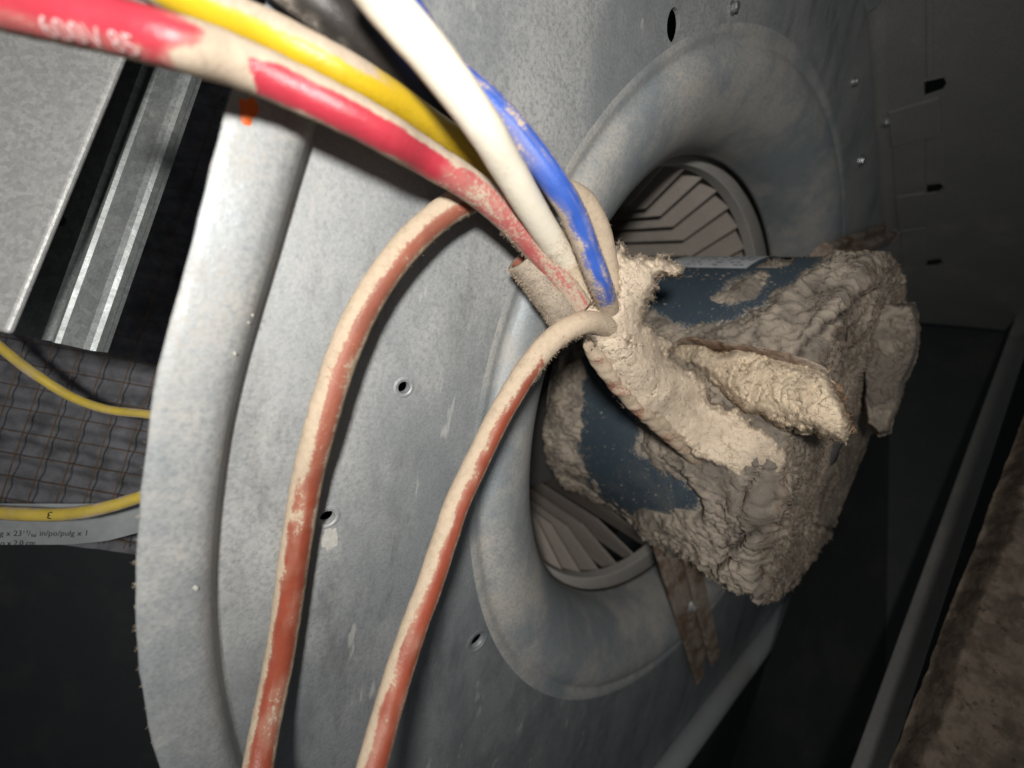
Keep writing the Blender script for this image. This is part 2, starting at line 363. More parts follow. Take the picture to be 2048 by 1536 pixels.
# rolled hem along the lower right edge
h0, h1 = A(10, -179.5), A(245, -133); P = []; nn = 14
for q in np.linspace(0, 1, 40):
    c = h0 + (h1 - h0) * q; dn = unit(A(h1[1] - h0[1], -(h1[0] - h0[0]))); jj = .15 * math.sin(q * 37) 
    for k in range(nn):
        a = k * 2 * math.pi / nn; P.append(PAN.p(*(c + dn * (5.2 * math.cos(a) - 4.4 + jj)), 5.2 * math.sin(a) + 3.4))
mesh('rolled_hem', P, grid_faces(40, nn, True), M_HEM, hous)
def screw(pl, u, v, r, parent, name='screw'):
    c = pl.hit(u, v); V = []; n = 12
    for (q, h) in ((r * 1.5, .0), (r * 1.5, .35), (r, .4), (r, 1.3), (r * .8, 1.6), (0.02, 1.6)):
        V += [pl.p(c[0] + q * math.cos(k * 2 * math.pi / n), c[1] + q * math.sin(k * 2 * math.pi / n), h) for k in range(n)]
    return bevel(mesh(name, V, grid_faces(6, n, True), M_SCREW, parent, smooth=False), .15)
screw(PAN, 1720, 322, 1.7, hous); screw(PAN, 1463, 17, .9, hous); screw(PAN, 1706, 165, 1.1, hous)
# orange paint dab on the rim
V = []; n = 26; c = PAN.hit(497, 222, 3.0)
for (q, h) in ((1.0, .0), (.82, .12), (.4, .17), (.02, .17)):
    for k in range(n):
        a = k * 2 * math.pi / n; rr_ = q * (1 + .22 * math.sin(2 * a + .5) + .14 * math.sin(3 * a) + .1 * math.sin(5 * a + 1))
        V.append(PAN.p(c[0] + .75 * rr_ * math.cos(a), c[1] + 1.55 * rr_ * math.sin(a), 2.93 + h))
mesh('paint_dab', V, grid_faces(4, n, True), M_ORANGE, hous)
# a pale smudge and two dried flecks on the panel
def fleck(u, v, a_, b_, mat, h=.05, h0=0.0, rot=0.0):
    c = PAN.hit(u, v, h0); n = 24; V = []; sd = random.uniform(0, 6)
    for (q, hh) in ((1.0, .01), (.85, h * .7), (.4, h), (.02, h)):
        for k in range(n):
            t = k * 2 * math.pi / n; r_ = q * (1 + .16 * math.sin(2 * t + sd) + .10 * math.sin(5 * t + 2 * sd) + .07 * math.sin(9 * t))
            x, y = a_ * r_ * math.cos(t), b_ * r_ * math.sin(t); V.append(PAN.p(c[0] + x * math.cos(rot) - y * math.sin(rot), c[1] + x * math.sin(rot) + y * math.cos(rot), h0 + hh))
    return mesh('dried_fleck', V, grid_faces(4, n, True), mat, hous)
M_FLECK = m_plain('pale_fleck', (.44, .43, .40), .9, .25, 700)
fleck(660, 1078, 1.0, 2.1, M_FLECK, .04); fleck(392, 1176, .22, .45, M_FLECK, .2, 3.0, .5)
for (u, v, a_, b_, r_) in ((505, 630, .13, .13, 0), (497, 645, .12, .12, 0), (470, 707, .14, .18, 0)):
    fleck(u, v, a_, b_, M_FLECK, .05, 3.0 if u < 520 else 0.0, r_)

# ------------------------------------------------------------------ blower wheel inside
wheel = empty('squirrel_cage_fan', PAN.p(0, 0, -24), 'dusty grey-brown squirrel cage fan wheel seen through the round inlet', 'fan wheel')
RW = Matrix((Vector(EA), Vector(EB), Vector(NRM))).transposed()
wheel.rotation_euler = RW.to_euler()
def wmesh(name, V, Fc, mat, smooth=True):
    me = bpy.data.meshes.new(name); me.from_pydata((np.asarray(V) * S).tolist(), [], [list(map(int, f)) for f in Fc]); me.update()
    if smooth: me.polygons.foreach_set('use_smooth', [True] * len(me.polygons))
    me.materials.append(mat); return me
def wobj(name, me, rz=0.0):
    o = bpy.data.objects.new(name, me); COL.objects.link(o); o.parent = wheel; o.rotation_euler = (0, 0, rz); return o
n = 160; V = []
for (r, z) in ((77.0, -3.5), (77.0, .2), (77.3, .5), (82.0, .5), (82.3, -.3), (88, -.3), (88.6, -.6), (88.6, -3), (88, -3.2), (82, -3.3), (77.0, -3.5)):
    V += [(r * math.cos(k * 2 * math.pi / n), r * math.sin(k * 2 * math.pi / n), z) for k in range(n)]
wobj('rim_ring', wmesh('rim_ring', V, grid_faces(11, n, True), M_RING, False))
V = []
for (r, z) in ((8, -58), (66, -58), (66.5, -58.6), (66.5, -60), (8, -60)): V += [(r * math.cos(k * 2 * math.pi / n), r * math.sin(k * 2 * math.pi / n), z) for k in range(n)]
wobj('centre_plate', wmesh('centre_plate', V, grid_faces(5, n, True), M_ENDM))
V = []; cs = np.linspace(0, 1, 6); stn = ((-1.0, .62), (-21.0, 0.0), (-86.0, 0.0))   # the inner edge is cut back towards the rim
for z, q0 in stn:
    for sgn in (1, -1):
        for q in q0 + (1 - q0) * cs:
            r = 67.0 + 19 * q; a = -.13 * (1 - q) ** 1.2; tt = .35 * sgn / r
            V.append((r * math.cos(a + tt), r * math.sin(a + tt), z))
fs = []; k = len(cs)
for st in range(2):
    o1, o2 = st * 2 * k, (st + 1) * 2 * k
    for i in range(k - 1): fs += [(o1 + i, o1 + i + 1, o2 + i + 1, o2 + i), (o1 + k + i, o2 + k + i, o2 + k + i + 1, o1 + k + i + 1)]
    fs += [(o1, o2, o2 + k, o1 + k), (o1 + k - 1, o1 + 2 * k - 1, o2 + 2 * k - 1, o2 + k - 1)]
for i in range(k - 1): fs += [(i, k + i, k + i + 1, i + 1), (4 * k + i, 4 * k + i + 1, 5 * k + i + 1, 5 * k + i)]
blade_me = wmesh('blade', V, fs, M_BLADE, False)
NB = 40
for i in range(NB): wobj('blade', blade_me, i * 2 * math.pi / NB + .05)

# ------------------------------------------------------------------ motor
RM = 48.8; L0, L1 = -37.0, 29.5
motor = empty('blower_motor', PAN.p(0, -RM, 2), 'dark blue electric motor caked in grey-brown dust inside the inlet', 'motor')
def cyl(th_, L, R): return CEN + np.multiply.outer(np.cos(th_) * R, EA) + np.multiply.outer(np.sin(th_) * R, EB) + np.multiply.outer(L, NRM) if np.ndim(th_) == 0 else CEN + (np.cos(th_) * R)[..., None] * EA + (np.sin(th_) * R)[..., None] * EB + L[..., None] * NRM
def shell_hit(u, v, R=RM):
    r = ray(u, v); rp = r - (r @ NRM) * NRM; cp = CEN - (CEN @ NRM) * NRM
    a = rp @ rp; b = -2 * rp @ cp; c = cp @ cp - R * R; disc = b * b - 4 * a * c
    t = (-b - math.sqrt(max(disc, 0))) / (2 * a); P = r * t; q = P - CEN
    return math.atan2(q @ EB, q @ EA), q @ NRM, t
def sh_depth(u, v, off=0.0, R=RM): return shell_hit(u, v, R)[2] + off
nt_, nl = 720, 70
T2, L2 = np.meshgrid(np.linspace(0, 2 * math.pi, nt_, endpoint=False), np.linspace(L0, L1 - 4, nl), indexing='xy')
V = cyl(T2, L2, np.full(T2.shape, RM)).reshape(-1, 3)
fc = grid_faces(nl, nt_, True)
cu, cv = px(V[fc].mean(1)); fac_n = ((V[fc].mean(1) - CEN) - ((V[fc].mean(1) - CEN) @ NRM)[:, None] * NRM)
front = np.einsum('ij,ij->i', fac_n, V[fc].mean(1)) < 12 * RM
SLOT = [(1506, 536), (1540, 517), (1594, 514), (1580, 530), (1556, 536)]
keep = ~((sdf_poly(cu, cv, SLOT) > 0) & front)
# end plates close the can
cap = len(V); V = np.concatenate([V, [CEN + L0 * NRM], [CEN + (L1 - 6) * NRM]])
fcs = fc[keep].tolist() + [(k, (k + 1) % nt_, cap) for k in range(nt_)]
shell_o = mesh('shell', V, fcs, M_SHELL, motor)
V = []
for (r, l) in ((.1, L0 + 2), (RM - 2.2, L0 + 2), (RM - 2.2, L1 - 8), (.1, L1 - 8)): V += [PAN.p(r * math.cos(k * math.pi / 48), r * math.sin(k * math.pi / 48), l) for k in range(96)]
mesh('added_dark_liner', V, grid_faces(4, 96, True), M_DARK, motor)  # black liner added inside the can to keep the vent slot dark
# end bell: a plate with a raised rim on the outer face
V = []; n = 140
for (r, l) in ((RM - .3, L1 - 6), (RM - .5, L1 - 4), (RM - 1.6, L1 - 1.8), (RM - 3, L1 - .4), (RM - 5, L1 + .2), (RM - 8, L1 + .5), (RM - 16, L1 + .6), (14, L1 + .6), (13, L1 + .7), (.1, L1 + .7)):
    V += [PAN.p(r * math.cos(k * 2 * math.pi / n), r * math.sin(k * 2 * math.pi / n), l) for k in range(n)]
mesh('end_bell', V, grid_faces(10, n, True), M_ENDM, motor)
# dust crust: a height field round the can that sinks under the metal where the photo shows it bare
nt_, nl = 1000, 240
BARE1 = [(1285, 480), (1650, 480), (1640, 520), (1590, 560), (1520, 605), (1450, 640), (1390, 655), (1320, 630), (1285, 600)]
BARE2 = [(1168, 712), (1215, 735), (1262, 800), (1275, 860), (1262, 905), (1300, 922), (1345, 950), (1392, 985), (1392, 1012), (1345, 1022), (1300, 1018), (1255, 1030), (1205, 1010), (1175, 960), (1160, 900), (1168, 800)]
LUMP = [(1425, 595), (1460, 560), (1500, 545), (1535, 550), (1535, 572), (1505, 600), (1460, 612)]
BEND = [(1690, 850), (1730, 840), (1738, 880), (1722, 940), (1690, 1000), (1655, 1040), (1640, 1020), (1672, 930)]
th1 = np.linspace(0, 2 * math.pi, nt_, endpoint=False)
RC = 1.8                                                    # round shoulder between barrel and end face
pf = [(L0 - .8, RM - 24), (L0 - .8, RM - 4)] + [(L0 + 3.2 - 4 * math.cos(a), RM - 4 + 4 * math.sin(a)) for a in np.linspace(.15, math.pi / 2, 7)]
pf += [(L1 + 1.4 - RC + RC * math.sin(a), RM - RC + RC * math.cos(a)) for a in np.linspace(0, math.pi / 2, 12)] + [(L1 + 1.4, 8.0)]
pf = np.array(pf); ps = np.r_[0, np.cumsum(np.linalg.norm(np.diff(pf, axis=0), axis=1))]; sp = np.linspace(0, ps[-1], nl)
pL, pR = np.interp(sp, ps, pf[:, 0]), np.interp(sp, ps, pf[:, 1]); dL, dR = np.gradient(pL), np.gradient(pR); dn_ = np.hypot(dL, dR); oR, oL = dL / dn_, -dR / dn_
T2, Lr = np.meshgrid(th1, pL, indexing='xy'); Rr = np.repeat(pR[:, None], nt_, 1); OL = np.repeat(oL[:, None], nt_, 1); OR = np.repeat(oR[:, None], nt_, 1)
face = sstep(.3, .8, OL); rear = sstep(.3, .8, -OL)
nvec = np.cos(T2)[..., None] * EA + np.sin(T2)[..., None] * EB
B = cyl(T2, Lr, Rr); bu, bv = px(B); out = OR[..., None] * nvec + OL[..., None] * NRM
facing = np.einsum('ijk,ijk->ij', out, B) < 0
loc = np.stack([np.cos(T2) * Rr, np.sin(T2) * Rr, Lr], -1)
n_big = fbm(loc, 16, 3, 1); n_mid = fbm(loc, 5, 4, 2); n_fin = fbm(loc, 1.15, 4, 3, .65)
wob = 24 * fbm(loc, 6, 5, 9, .6)
bare = np.maximum(sdf_poly(bu, bv, BARE1), sdf_poly(bu, bv, BARE2)) + wob * .8
bare = np.minimum(bare, -sdf_poly(bu, bv, LUMP) + wob * .6)
bare = np.where(face > .5, sdf_poly(bu, bv, BEND) + wob * .3, bare)
bare = np.where(facing, bare, 14 * n_big - 4); bare = np.where(facing & (sdf_poly(bu, bv, SLOT) > -5), 45, bare)
cover = 1 - sstep(-34, 16, bare)
warp = loc + 2.6 * np.stack([fbm(loc, 7, 4, 21), fbm(loc, 7, 4, 22), fbm(loc, 7, 4, 23)], -1)
pl_n = fbm(warp * A(.55, .55, 1.25), 9, 3, 41)             # flaky plates with ledges between them
led = np.zeros_like(pl_n); rim_ = np.zeros_like(pl_n)
gate = sstep(-.15, .25, fbm(loc, 8, 2, 61)); gate2 = sstep(-.2, .4, fbm(loc, 14, 2, 67))
for lev, hgt in ((-.22, 1.1), (.22, 1.2)):
    led += hgt * gate2 * sstep(lev - .012, lev + .012, pl_n); rim_ = np.maximum(rim_, np.exp(-((pl_n - lev + .014) / .014) ** 2))
crack = (1 - sstep(.006, .03, np.abs(fbm(warp * A(.6, .6, 1.3), 7, 3, 51)))) * gate
CRK = [[(1765, 546), (1735, 582), (1700, 602), (1672, 640), (1642, 662), (1612, 696), (1580, 735)], [(1757, 558), (1748, 598), (1722, 628)], [(1538, 900), (1526, 935), (1510, 960), (1500, 990)], [(1600, 955), (1575, 978), (1556, 1000)],
       [(1550, 1028), (1522, 1035), (1502, 1060), (1472, 1080)], [(1700, 1048), (1655, 1058), (1616, 1044), (1590, 1066), (1548, 1072)], [(1562, 940), (1552, 985), (1548, 1040)], [(1534, 1100), (1516, 1150), (1500, 1172), (1470, 1162), (1446, 1185)], [(1700, 650), (1682, 692), (1640, 735)], [(1440, 1120), (1470, 1100), (1490, 1120)], [(1620, 1100), (1600, 1150), (1560, 1190)], [(1080, 850), (1095, 880)], [(1350, 1090), (1385, 1110), (1420, 1150)]]
wu = bu + 7 * fbm(loc, 3, 4, 301); wv = bv + 7 * fbm(loc, 3, 4, 302); tr = np.zeros_like(bu); step_ = np.zeros_like(bu)
for pl in CRK:
    pl = np.array(pl, float); best = np.full(bu.shape, 1e9); sg = np.zeros_like(bu)
    for a_, b_ in zip(pl[:-1], pl[1:]):
        e_ = b_ - a_; q_ = np.clip(((wu - a_[0]) * e_[0] + (wv - a_[1]) * e_[1]) / (e_ @ e_), 0, 1); dx, dy = wu - a_[0] - q_ * e_[0], wv - a_[1] - q_ * e_[1]; d_ = np.hypot(dx, dy)
        m_ = d_ < best; best = np.where(m_, d_, best); sg = np.where(m_, np.sign(e_[0] * dy - e_[1] * dx), sg)
    wid_ = 3.8 + 2.4 * fbm(loc, 4, 2, 310); tr = np.maximum(tr, np.exp(-(best / np.maximum(wid_, .8)) ** 2)); step_ += np.where(sg > 0, .7, -.1) * np.exp(-(best / 38) ** 2)
tr *= facing; step_ *= facing; crack = np.maximum(crack * .7, tr)
crumb = np.abs(fbm(warp, 2.2, 3, 81)) ; crumb_m = sstep(-.1, .5, fbm(loc, 12, 2, 83))
thick = .35 + .8 * (n_big * .5 + .5) + .8 * led + .30 * n_mid + .46 * n_fin - 3.0 * crack + 1.3 * crumb * crumb_m + step_
bulge = 2.6 * np.exp(-(((bu - 1420) / 120) ** 2 + ((bv - 1000) / 110) ** 2)) + 2.0 * np.exp(-(((bu - 1110) / 45) ** 2 + ((bv - 900) / 90) ** 2)) + 1.6 * np.exp(-(((bu - 1490) / 55) ** 2 + ((bv - 580) / 30) ** 2))
t_ = -.7 + sstep(0, .5, cover) * .75 + .22 * n_fin * sstep(0, .5, cover) + cover * np.maximum(thick + np.where(facing, bulge, 0), .1) * cover
t_ += .14 * n_fin
specks = sstep(.60, .78, fbm(loc, .5, 2, 77) + .3 * n_mid + .004 * np.clip(-bare, -60, 20)) * .9
t_ = np.where((cover < .2) & facing, np.maximum(t_, -.7 + specks), t_)
t_ *= 1 - .4 * np.maximum(face, rear)
CR = B + out * t_[..., None]
gr = np.clip(1.1 * crack + .55 * rim_ * gate + .35 * sstep(.35, .7, -n_mid - .3 * n_fin), 0, 1) * (cover > .4)  # shade painted dark into cracks, ledge feet and pockets
# the same cover, thinned to a film of specks, on the can itself
TS, LS = np.meshgrid(np.linspace(0, 2 * math.pi, 720, endpoint=False), np.linspace(L0, L1 - 4, 70), indexing='xy'); BS = cyl(TS, LS, np.full(TS.shape, RM)); su, sv = px(BS)
sb_ = np.minimum(np.maximum(sdf_poly(su, sv, BARE1), sdf_poly(su, sv, BARE2)), -sdf_poly(su, sv, LUMP)); film = np.r_[(1 - sstep(-24, 22, sb_)).reshape(-1), 0, 0]
at_ = shell_o.data.attributes.new('film', 'FLOAT', 'POINT'); at_.data.foreach_set('value', film.astype(np.float32))
crust = mesh('dust_crust', CR.reshape(-1, 3), grid_faces(nl, nt_, True), M_CRUST, motor, attrs={'grime_shade': gr.reshape(-1), 'rust_shade': (.42 * face).reshape(-1)})  # end face tinted brown: painted darker to stand in for grazing light
crust['label'] = 'cracked grey-brown dust crust over the motor can'
vis = np.argwhere(facing & (cover > .6)); sel = vis[rng.choice(len(vis), 8000)]
fuzz('fibres', CR[sel[:, 0], sel[:, 1]], out[sel[:, 0], sel[:, 1]], M_FIB, crust, (.3, 1.2), .03, 1.2)['kind'] = 'stuff'
sel = vis[rng.choice(len(vis), 1500)]
fuzz('fibres', CR[sel[:, 0], sel[:, 1]], out[sel[:, 0], sel[:, 1]] * .3, M_FIBD, crust, (.5, 2.0), .03, 1.0)['kind'] = 'stuff'
# label sticker wrapped over the top of the can
a0, l0, _ = shell_hit(1378, 537); a1, l1, _ = shell_hit(1489, 541); a2, l2, _ = shell_hit(1527, 516)
V = []; k1, k2 = 24, 14
for i in range(k1):
    for j in range(k2):
        a = a0 - .01 - (.62) * i / (k1 - 1); l = (l0 - 9) + (l1 - l0 + 9) * j / (k2 - 1)
        V.append(cyl(A(a), A(l), A(RM + .18 + .02 * math.sin(i * 1.3))).reshape(3))
lab = mesh('label_sticker', V, grid_faces(k1, k2), M_STICK, motor)
mb = MB()
for j in range(5):
    aa = a0 - .05 - .05 * j
    for k in range(9):
        if random.random() < .25: continue
        la = l0 - 2 + k * 1.9; lb = la + random.uniform(.6, 1.6)
        if lb > l1 - 1: continue
        mb.add([cyl(A(x), A(y), A(RM + .24)).reshape(3) for x, y in ((aa, la), (aa, lb), (aa - .012, lb), (aa - .012, la))], [(0, 1, 2, 3)])
mb.build('label_print', M_INK, lab)

# rusty mounting arms
def strip(name, pts, w, t, mat, parent, sidev):
    P, s = catmull(pts, 2.0); T = np.gradient(P, axis=0); T /= np.linalg.norm(T, axis=1)[:, None]
    V = []
    for p, tt in zip(P, T):
        sd = unit(sidev - (sidev @ tt) * tt); up = np.cross(sd, tt)
        for x, y in ((-w / 2, -t / 2), (w / 2, -t / 2), (w / 2, t / 2), (-w / 2, t / 2)): V.append(p + sd * x + up * y)
    f = grid_faces(len(P), 4, True).tolist() + [(3, 2, 1, 0), tuple(len(V) - 4 + i for i in range(4))]
    return mesh(name, V, f, mat, parent, smooth=False)
def arm(p0, p1, w, up, lift):
    d = unit(p1 - p0); sd = unit(np.cross(d, up)); V = []; prof_ = [(-w / 2 - .6, -2.2), (-w / 2, 2.4), (-w / 2 + 1.3, 2.7), (-w * .16, 2.6), (-w * .10, .3), (w * .10, .2), (w * .16, 2.2), (w / 2 - 1.3, 2.4), (w / 2, 2.0), (w / 2 + .6, -2.2), (w / 2 - .6, -2.6), (-w / 2 + .6, -2.6)]
    for q in np.linspace(0, 1, 18):
        c = p0 + (p1 - p0) * q; k = 1 - .06 * q
        for x, y in prof_: V.append(c + sd * x * k + up * (y + lift * math.sin(q * 3.1)) )
    m = len(prof_); f = grid_faces(18, m, True).tolist() + [tuple(range(m)), tuple(reversed([len(V) - m + i for i in range(m)]))]
    return mesh('mounting_arm', V, f, M_RUST, motor, smooth=False)
def prong(P0, P1, w, t, wall):       # a folded strip: flat top with one turned-down edge
    d = unit(P1 - P0); up = unit(NRM - (NRM @ d) * d); sd_ = np.cross(d, up); V = []
    pr = [(-w / 2, -wall), (-w / 2, 0), (-w / 2 + .5, .45), (w / 2 - .5, .3), (w / 2, 0), (w / 2, -t), (-w / 2 + 1, -t), (-w / 2 + 1, -wall)]
    for q in np.linspace(0, 1, 24):
        for x, y in pr: V.append(P0 + (P1 - P0) * q + sd_ * x * (1 - .1 * q) + up * y)
    V = np.array(V); V += .12 * np.stack([fbm(V, 3, 3, 950 + k) for k in range(3)], -1); m = len(pr)
    return V, grid_faces(24, m, True).tolist() + [tuple(range(m)), tuple(reversed([len(V) - m + i for i in range(m)]))]
mb = MB(); mb.add(*prong(at(1322, 1080, 128), at(1402, 1358, 176), 6.6, 1.0, 4.0)); mb.add(*prong(at(1376, 1080, 130), at(1432, 1318, 170), 7.6, 1.0, 3.0)); mb.add(*prong(at(1350, 1080, 131), at(1414, 1312, 172), 9.0, .8, 1.0))
a_lo = mb.build('mounting_arm', M_RUST, motor)
p0 = at(1660, 512, 136); p1 = at(1772, 466, 196)
a_up = arm(p0, p1, 9.0, unit(NRM * .5 + EB), 0.0); bevel(a_up, .3)
V = []
for (q, h) in ((2.6, -.5), (2.6, .5), (1.5, .7), (1.5, 1.6), (.1, 1.8)):
    V += [at(1384, 1212, 148) + NRM * h + q * (math.cos(k * math.pi / 8) * EA * .8 + math.sin(k * math.pi / 8) * EB) for k in range(16)]
mesh('bolt', V, grid_faces(5, 16, True), M_ENDM, a_lo)

# remeshed lumps of dust ------------------------------------------------------
def lump_mesh(elems, voxel, chains):
    bm = bmesh.new()
    for ch in chains:
        pts = [(at(u, v, d), r * d / F) for (u, v, d, r) in ch]
        for i in range(len(pts)):
            seg = [(pts[i][0], pts[i][1])]
            if i + 1 < len(pts):
                k = max(2, int(np.linalg.norm(pts[i + 1][0] - pts[i][0]) / (.45 * min(pts[i][1], pts[i + 1][1]))))
                seg = [(pts[i][0] + (pts[i + 1][0] - pts[i][0]) * q / k, pts[i][1] + (pts[i + 1][1] - pts[i][1]) * q / k) for q in range(k)]
            for c, r in seg:
                bmesh.ops.create_icosphere(bm, subdivisions=2, radius=r, matrix=Matrix.Translation(Vector(c)))
    me = bpy.data.meshes.new('tmp'); bm.to_mesh(me); bm.free(); ob = bpy.data.objects.new('tmp', me); COL.objects.link(ob)
    md = ob.modifiers.new('r', 'REMESH'); md.mode = 'VOXEL'; md.voxel_size = voxel
    dg = bpy.context.evaluated_depsgraph_get(); ev = ob.evaluated_get(dg); m2 = bpy.data.meshes.new_from_object(ev)
    V = np.empty(len(m2.vertices) * 3); m2.vertices.foreach_get('co', V); V = V.reshape(-1, 3)
    Nn = np.empty(len(m2.vertices) * 3); m2.vertex_normals.foreach_get('vector', Nn); Nn = Nn.reshape(-1, 3)
    Fc = [tuple(p.vertices) for p in m2.polygons]
    bpy.data.objects.remove(ob); bpy.data.meshes.remove(me); bpy.data.meshes.remove(m2)
    return V, Nn, Fc
def rough_up(V, Nn, big=.9, mid=.5, fin=.22, seed=0, ledge=.35, crk=.5):
    h = big * fbm(V, 6, 3, seed) + mid * fbm(V, 2.2, 4, seed + 5) + fin * fbm(V, .7, 3, seed + 9)
    w = V + 1.2 * np.stack([fbm(V, 4, 3, seed + 31), fbm(V, 4, 3, seed + 32), fbm(V, 4, 3, seed + 33)], -1)
    pn = fbm(w, 5, 3, seed + 41)
    for lev in (-.3, 0.0, .3): h += ledge * sstep(lev - .02, lev + .02, pn)
    h -= crk * (1 - sstep(0, .04, np.abs(fbm(w, 4.5, 3, seed + 55))))
    return V + Nn * h[:, None]
def rbf(ctrl, u, v):
    c = np.array(ctrl, float); r = np.hypot(c[:, None, 0] - c[None, :, 0], c[:, None, 1] - c[None, :, 1]); n_ = len(c)
    M = np.zeros((n_ + 1, n_ + 1)); M[:n_, :n_] = -r - np.eye(n_) * 6; M[:n_, n_] = 1; M[n_, :n_] = 1
    w = np.linalg.solve(M, np.r_[c[:, 2], 0]); d = np.full(u.shape, w[-1])
    for k in range(n_): d = d - w[k] * np.sqrt((u - c[k, 0]) ** 2 + (v - c[k, 1]) ** 2 + 100)
    return d
def relief(poly, ctrl, step=2.0, roll=26.0, rolld=5.0, seed=0, big=.7, mid=.35, fin=.2, ledge=.3, crk=.8, ragged=1.0):
    pa = np.array(poly); u0, v0 = pa.min(0) - 30; u1, v1 = pa.max(0) + 30
    uu, vv = np.meshgrid(np.arange(u0, u1, step), np.arange(v0, v1, step), indexing='ij'); Z = 0 * uu; Q = np.stack([uu, vv, Z], -1)
    sd_ = sdf_poly(uu, vv, poly) + ragged * (9 * fbm(Q, 45, 2, seed + 1) + 6 * fbm(Q, 16, 3, seed + 2) + 3 * fbm(Q, 6, 2, seed + 3))
    d = rbf(ctrl, uu, vv); t = np.clip(1 - sd_ / roll, 0, 1); edge = t.copy()
    d = d + rolld * (1 - np.sqrt(np.maximum(1 - t * t, 0))) + np.maximum(-sd_, 0) * .12
    P = np.stack([(uu - 1024) / F * d, d, (768 - vv) / F * d], -1)
    w = P + 1.3 * np.stack([fbm(P, 5, 3, seed + 31), fbm(P, 5, 3, seed + 32), fbm(P, 5, 3, seed + 33)], -1)
    pn = fbm(w, 7, 3, seed + 41); ck = (1 - sstep(.006, .03, np.abs(fbm(w, 6, 3, seed + 55)))) * sstep(-.05, .25, fbm(P, 8, 2, seed + 61))
    h = big * fbm(P, 7, 3, seed + 11) + mid * fbm(P, 2.4, 3, seed + 12) * (.5 + edge) + fin * fbm(P, .8, 3, seed + 13) - crk * ck
    for lev in (-.3, 0.05, .35): h += ledge * sstep(lev - .015, lev + .015, pn)
    P = P * (1 - h / d)[..., None]
    n1, n2 = uu.shape; fc = grid_faces(n1, n2); keep = (sd_.reshape(-1)[fc] > -step * 2).all(1); fc = fc[keep]
    used = np.unique(fc); mp = np.full(n1 * n2, -1); mp[used] = np.arange(len(used))
    V = P.reshape(-1, 3)[used]; fc = mp[fc]; dn = -V / np.linalg.norm(V, axis=1)[:, None]
    return V, dn, fc, dict(u=uu.reshape(-1)[used], v=vv.reshape(-1)[used], sd=sd_.reshape(-1)[used], ck=ck.reshape(-1)[used], edge=edge.reshape(-1)[used])
SH = lambda u, v, o_=0.0: (u, v, sh_depth(u, v, o_))
poly = [(1108, 648), (1125, 625), (1150, 600), (1172, 575), (1188, 600), (1228, 605), (1232, 560), (1226, 505), (1242, 490), (1262, 512), (1325, 510), (1340, 528), (1364, 538), (1356, 553), (1322, 560), (1310, 585), (1304, 620), (1288, 648), (1312, 672), (1335, 690), (1350, 715), (1385, 745), (1420, 790), (1470, 815), (1530, 860), (1580, 900), (1570, 950), (1500, 970), (1440, 945), (1390, 915), (1335, 868), (1285, 825), (1240, 795), (1212, 750), (1196, 708), (1170, 688), (1140, 672)]
ctrl = [(1110, 645, 63.5), (1150, 620, 63.5), (1165, 665, 63), (1200, 640, 63), (1190, 585, 66), (1230, 560, 67.5), (1240, 495, 70), (1250, 610, 65.5), (1290, 560, 69), (1325, 530, 71.5), (1360, 543, 73), (1300, 600, 71), (1240, 690, 65.5), (1200, 710, 68), (1280, 660, 69), (1300, 740, 71.5), (1250, 780, 73.5), (1340, 700, 80), (1345, 790, 78), (1330, 850, 82), (1400, 800, 86), (1400, 880, 86), SH(1450, 860, -5), SH(1470, 930, -3.5), SH(1530, 880, -3), SH(1580, 930, .5), SH(1500, 975, .5)]
V, Nn, Fc, I = relief(poly, ctrl, 2.0, 22, 6.5, 3, .6, .16, .11, .12, .8)
clump = mesh('dust_clump', V, Fc, M_DUST, attrs={'grime_shade': np.clip(.75 * I['ck'] + .55 * sstep(.55, 1.0, I['edge'] + .3 * fbm(V, 2, 3, 7)), 0, 1)}); tag(clump, 'thick tan dust clump matted round the wire junction and trailing over the motor', 'dust')  # edge and crack darkening stands in for shading, along with dark fuzz
sel = rng.choice(len(V), 2600); fuzz('fibres', V[sel], Nn[sel], M_FIB, clump, (.25, .9), .022, 1.1)['kind'] = 'stuff'
ed = np.where(I['sd'] < 5)[0]; sel = rng.choice(ed, 1500); fuzz('fibres', V[sel], Nn[sel], M_FIB, clump, (.4, 1.5), .024, 1.6)['kind'] = 'stuff'
sel = rng.choice(len(V), 900); fuzz('fibres', V[sel], Nn[sel] * .2, M_FIBD, clump, (.5, 1.8), .022, 1.0)['kind'] = 'stuff'  # dark fuzz that stands in for shading
# the underside of the trunk: strands of wire and dust in its shadow
for k, (c_, mt_) in enumerate((([(1180, 690, 67), (1215, 745, 71), (1262, 800, 76), (1330, 865, 85), (1400, 925, 94)], M_BRK), ([(1200, 690, 68), (1240, 750, 73), (1300, 820, 80), (1380, 890, 90)], M_BRK))):
    P_, s_ = catmull([at(*p) for p in c_], .5); T_, sd_, up_ = frames(P_); nn = 14; ph = np.linspace(0, 2 * math.pi, nn, endpoint=False)
    Vw = P_[:, None] + 1.5 * (sd_[:, None] * np.cos(ph)[None, :, None] + up_[:, None] * np.sin(ph)[None, :, None]); Vw = Vw + .25 * np.stack([fbm(Vw, 1.5, 3, 700 + k + j) for j in range(3)], -1)
    mesh('buried_wire', Vw.reshape(-1, 3), grid_faces(len(P_), nn, True), mt_, clump, attrs={'dust': np.clip(.85 + .4 * fbm(Vw, 3, 3, 710 + k), 0, 1.1).reshape(-1)})

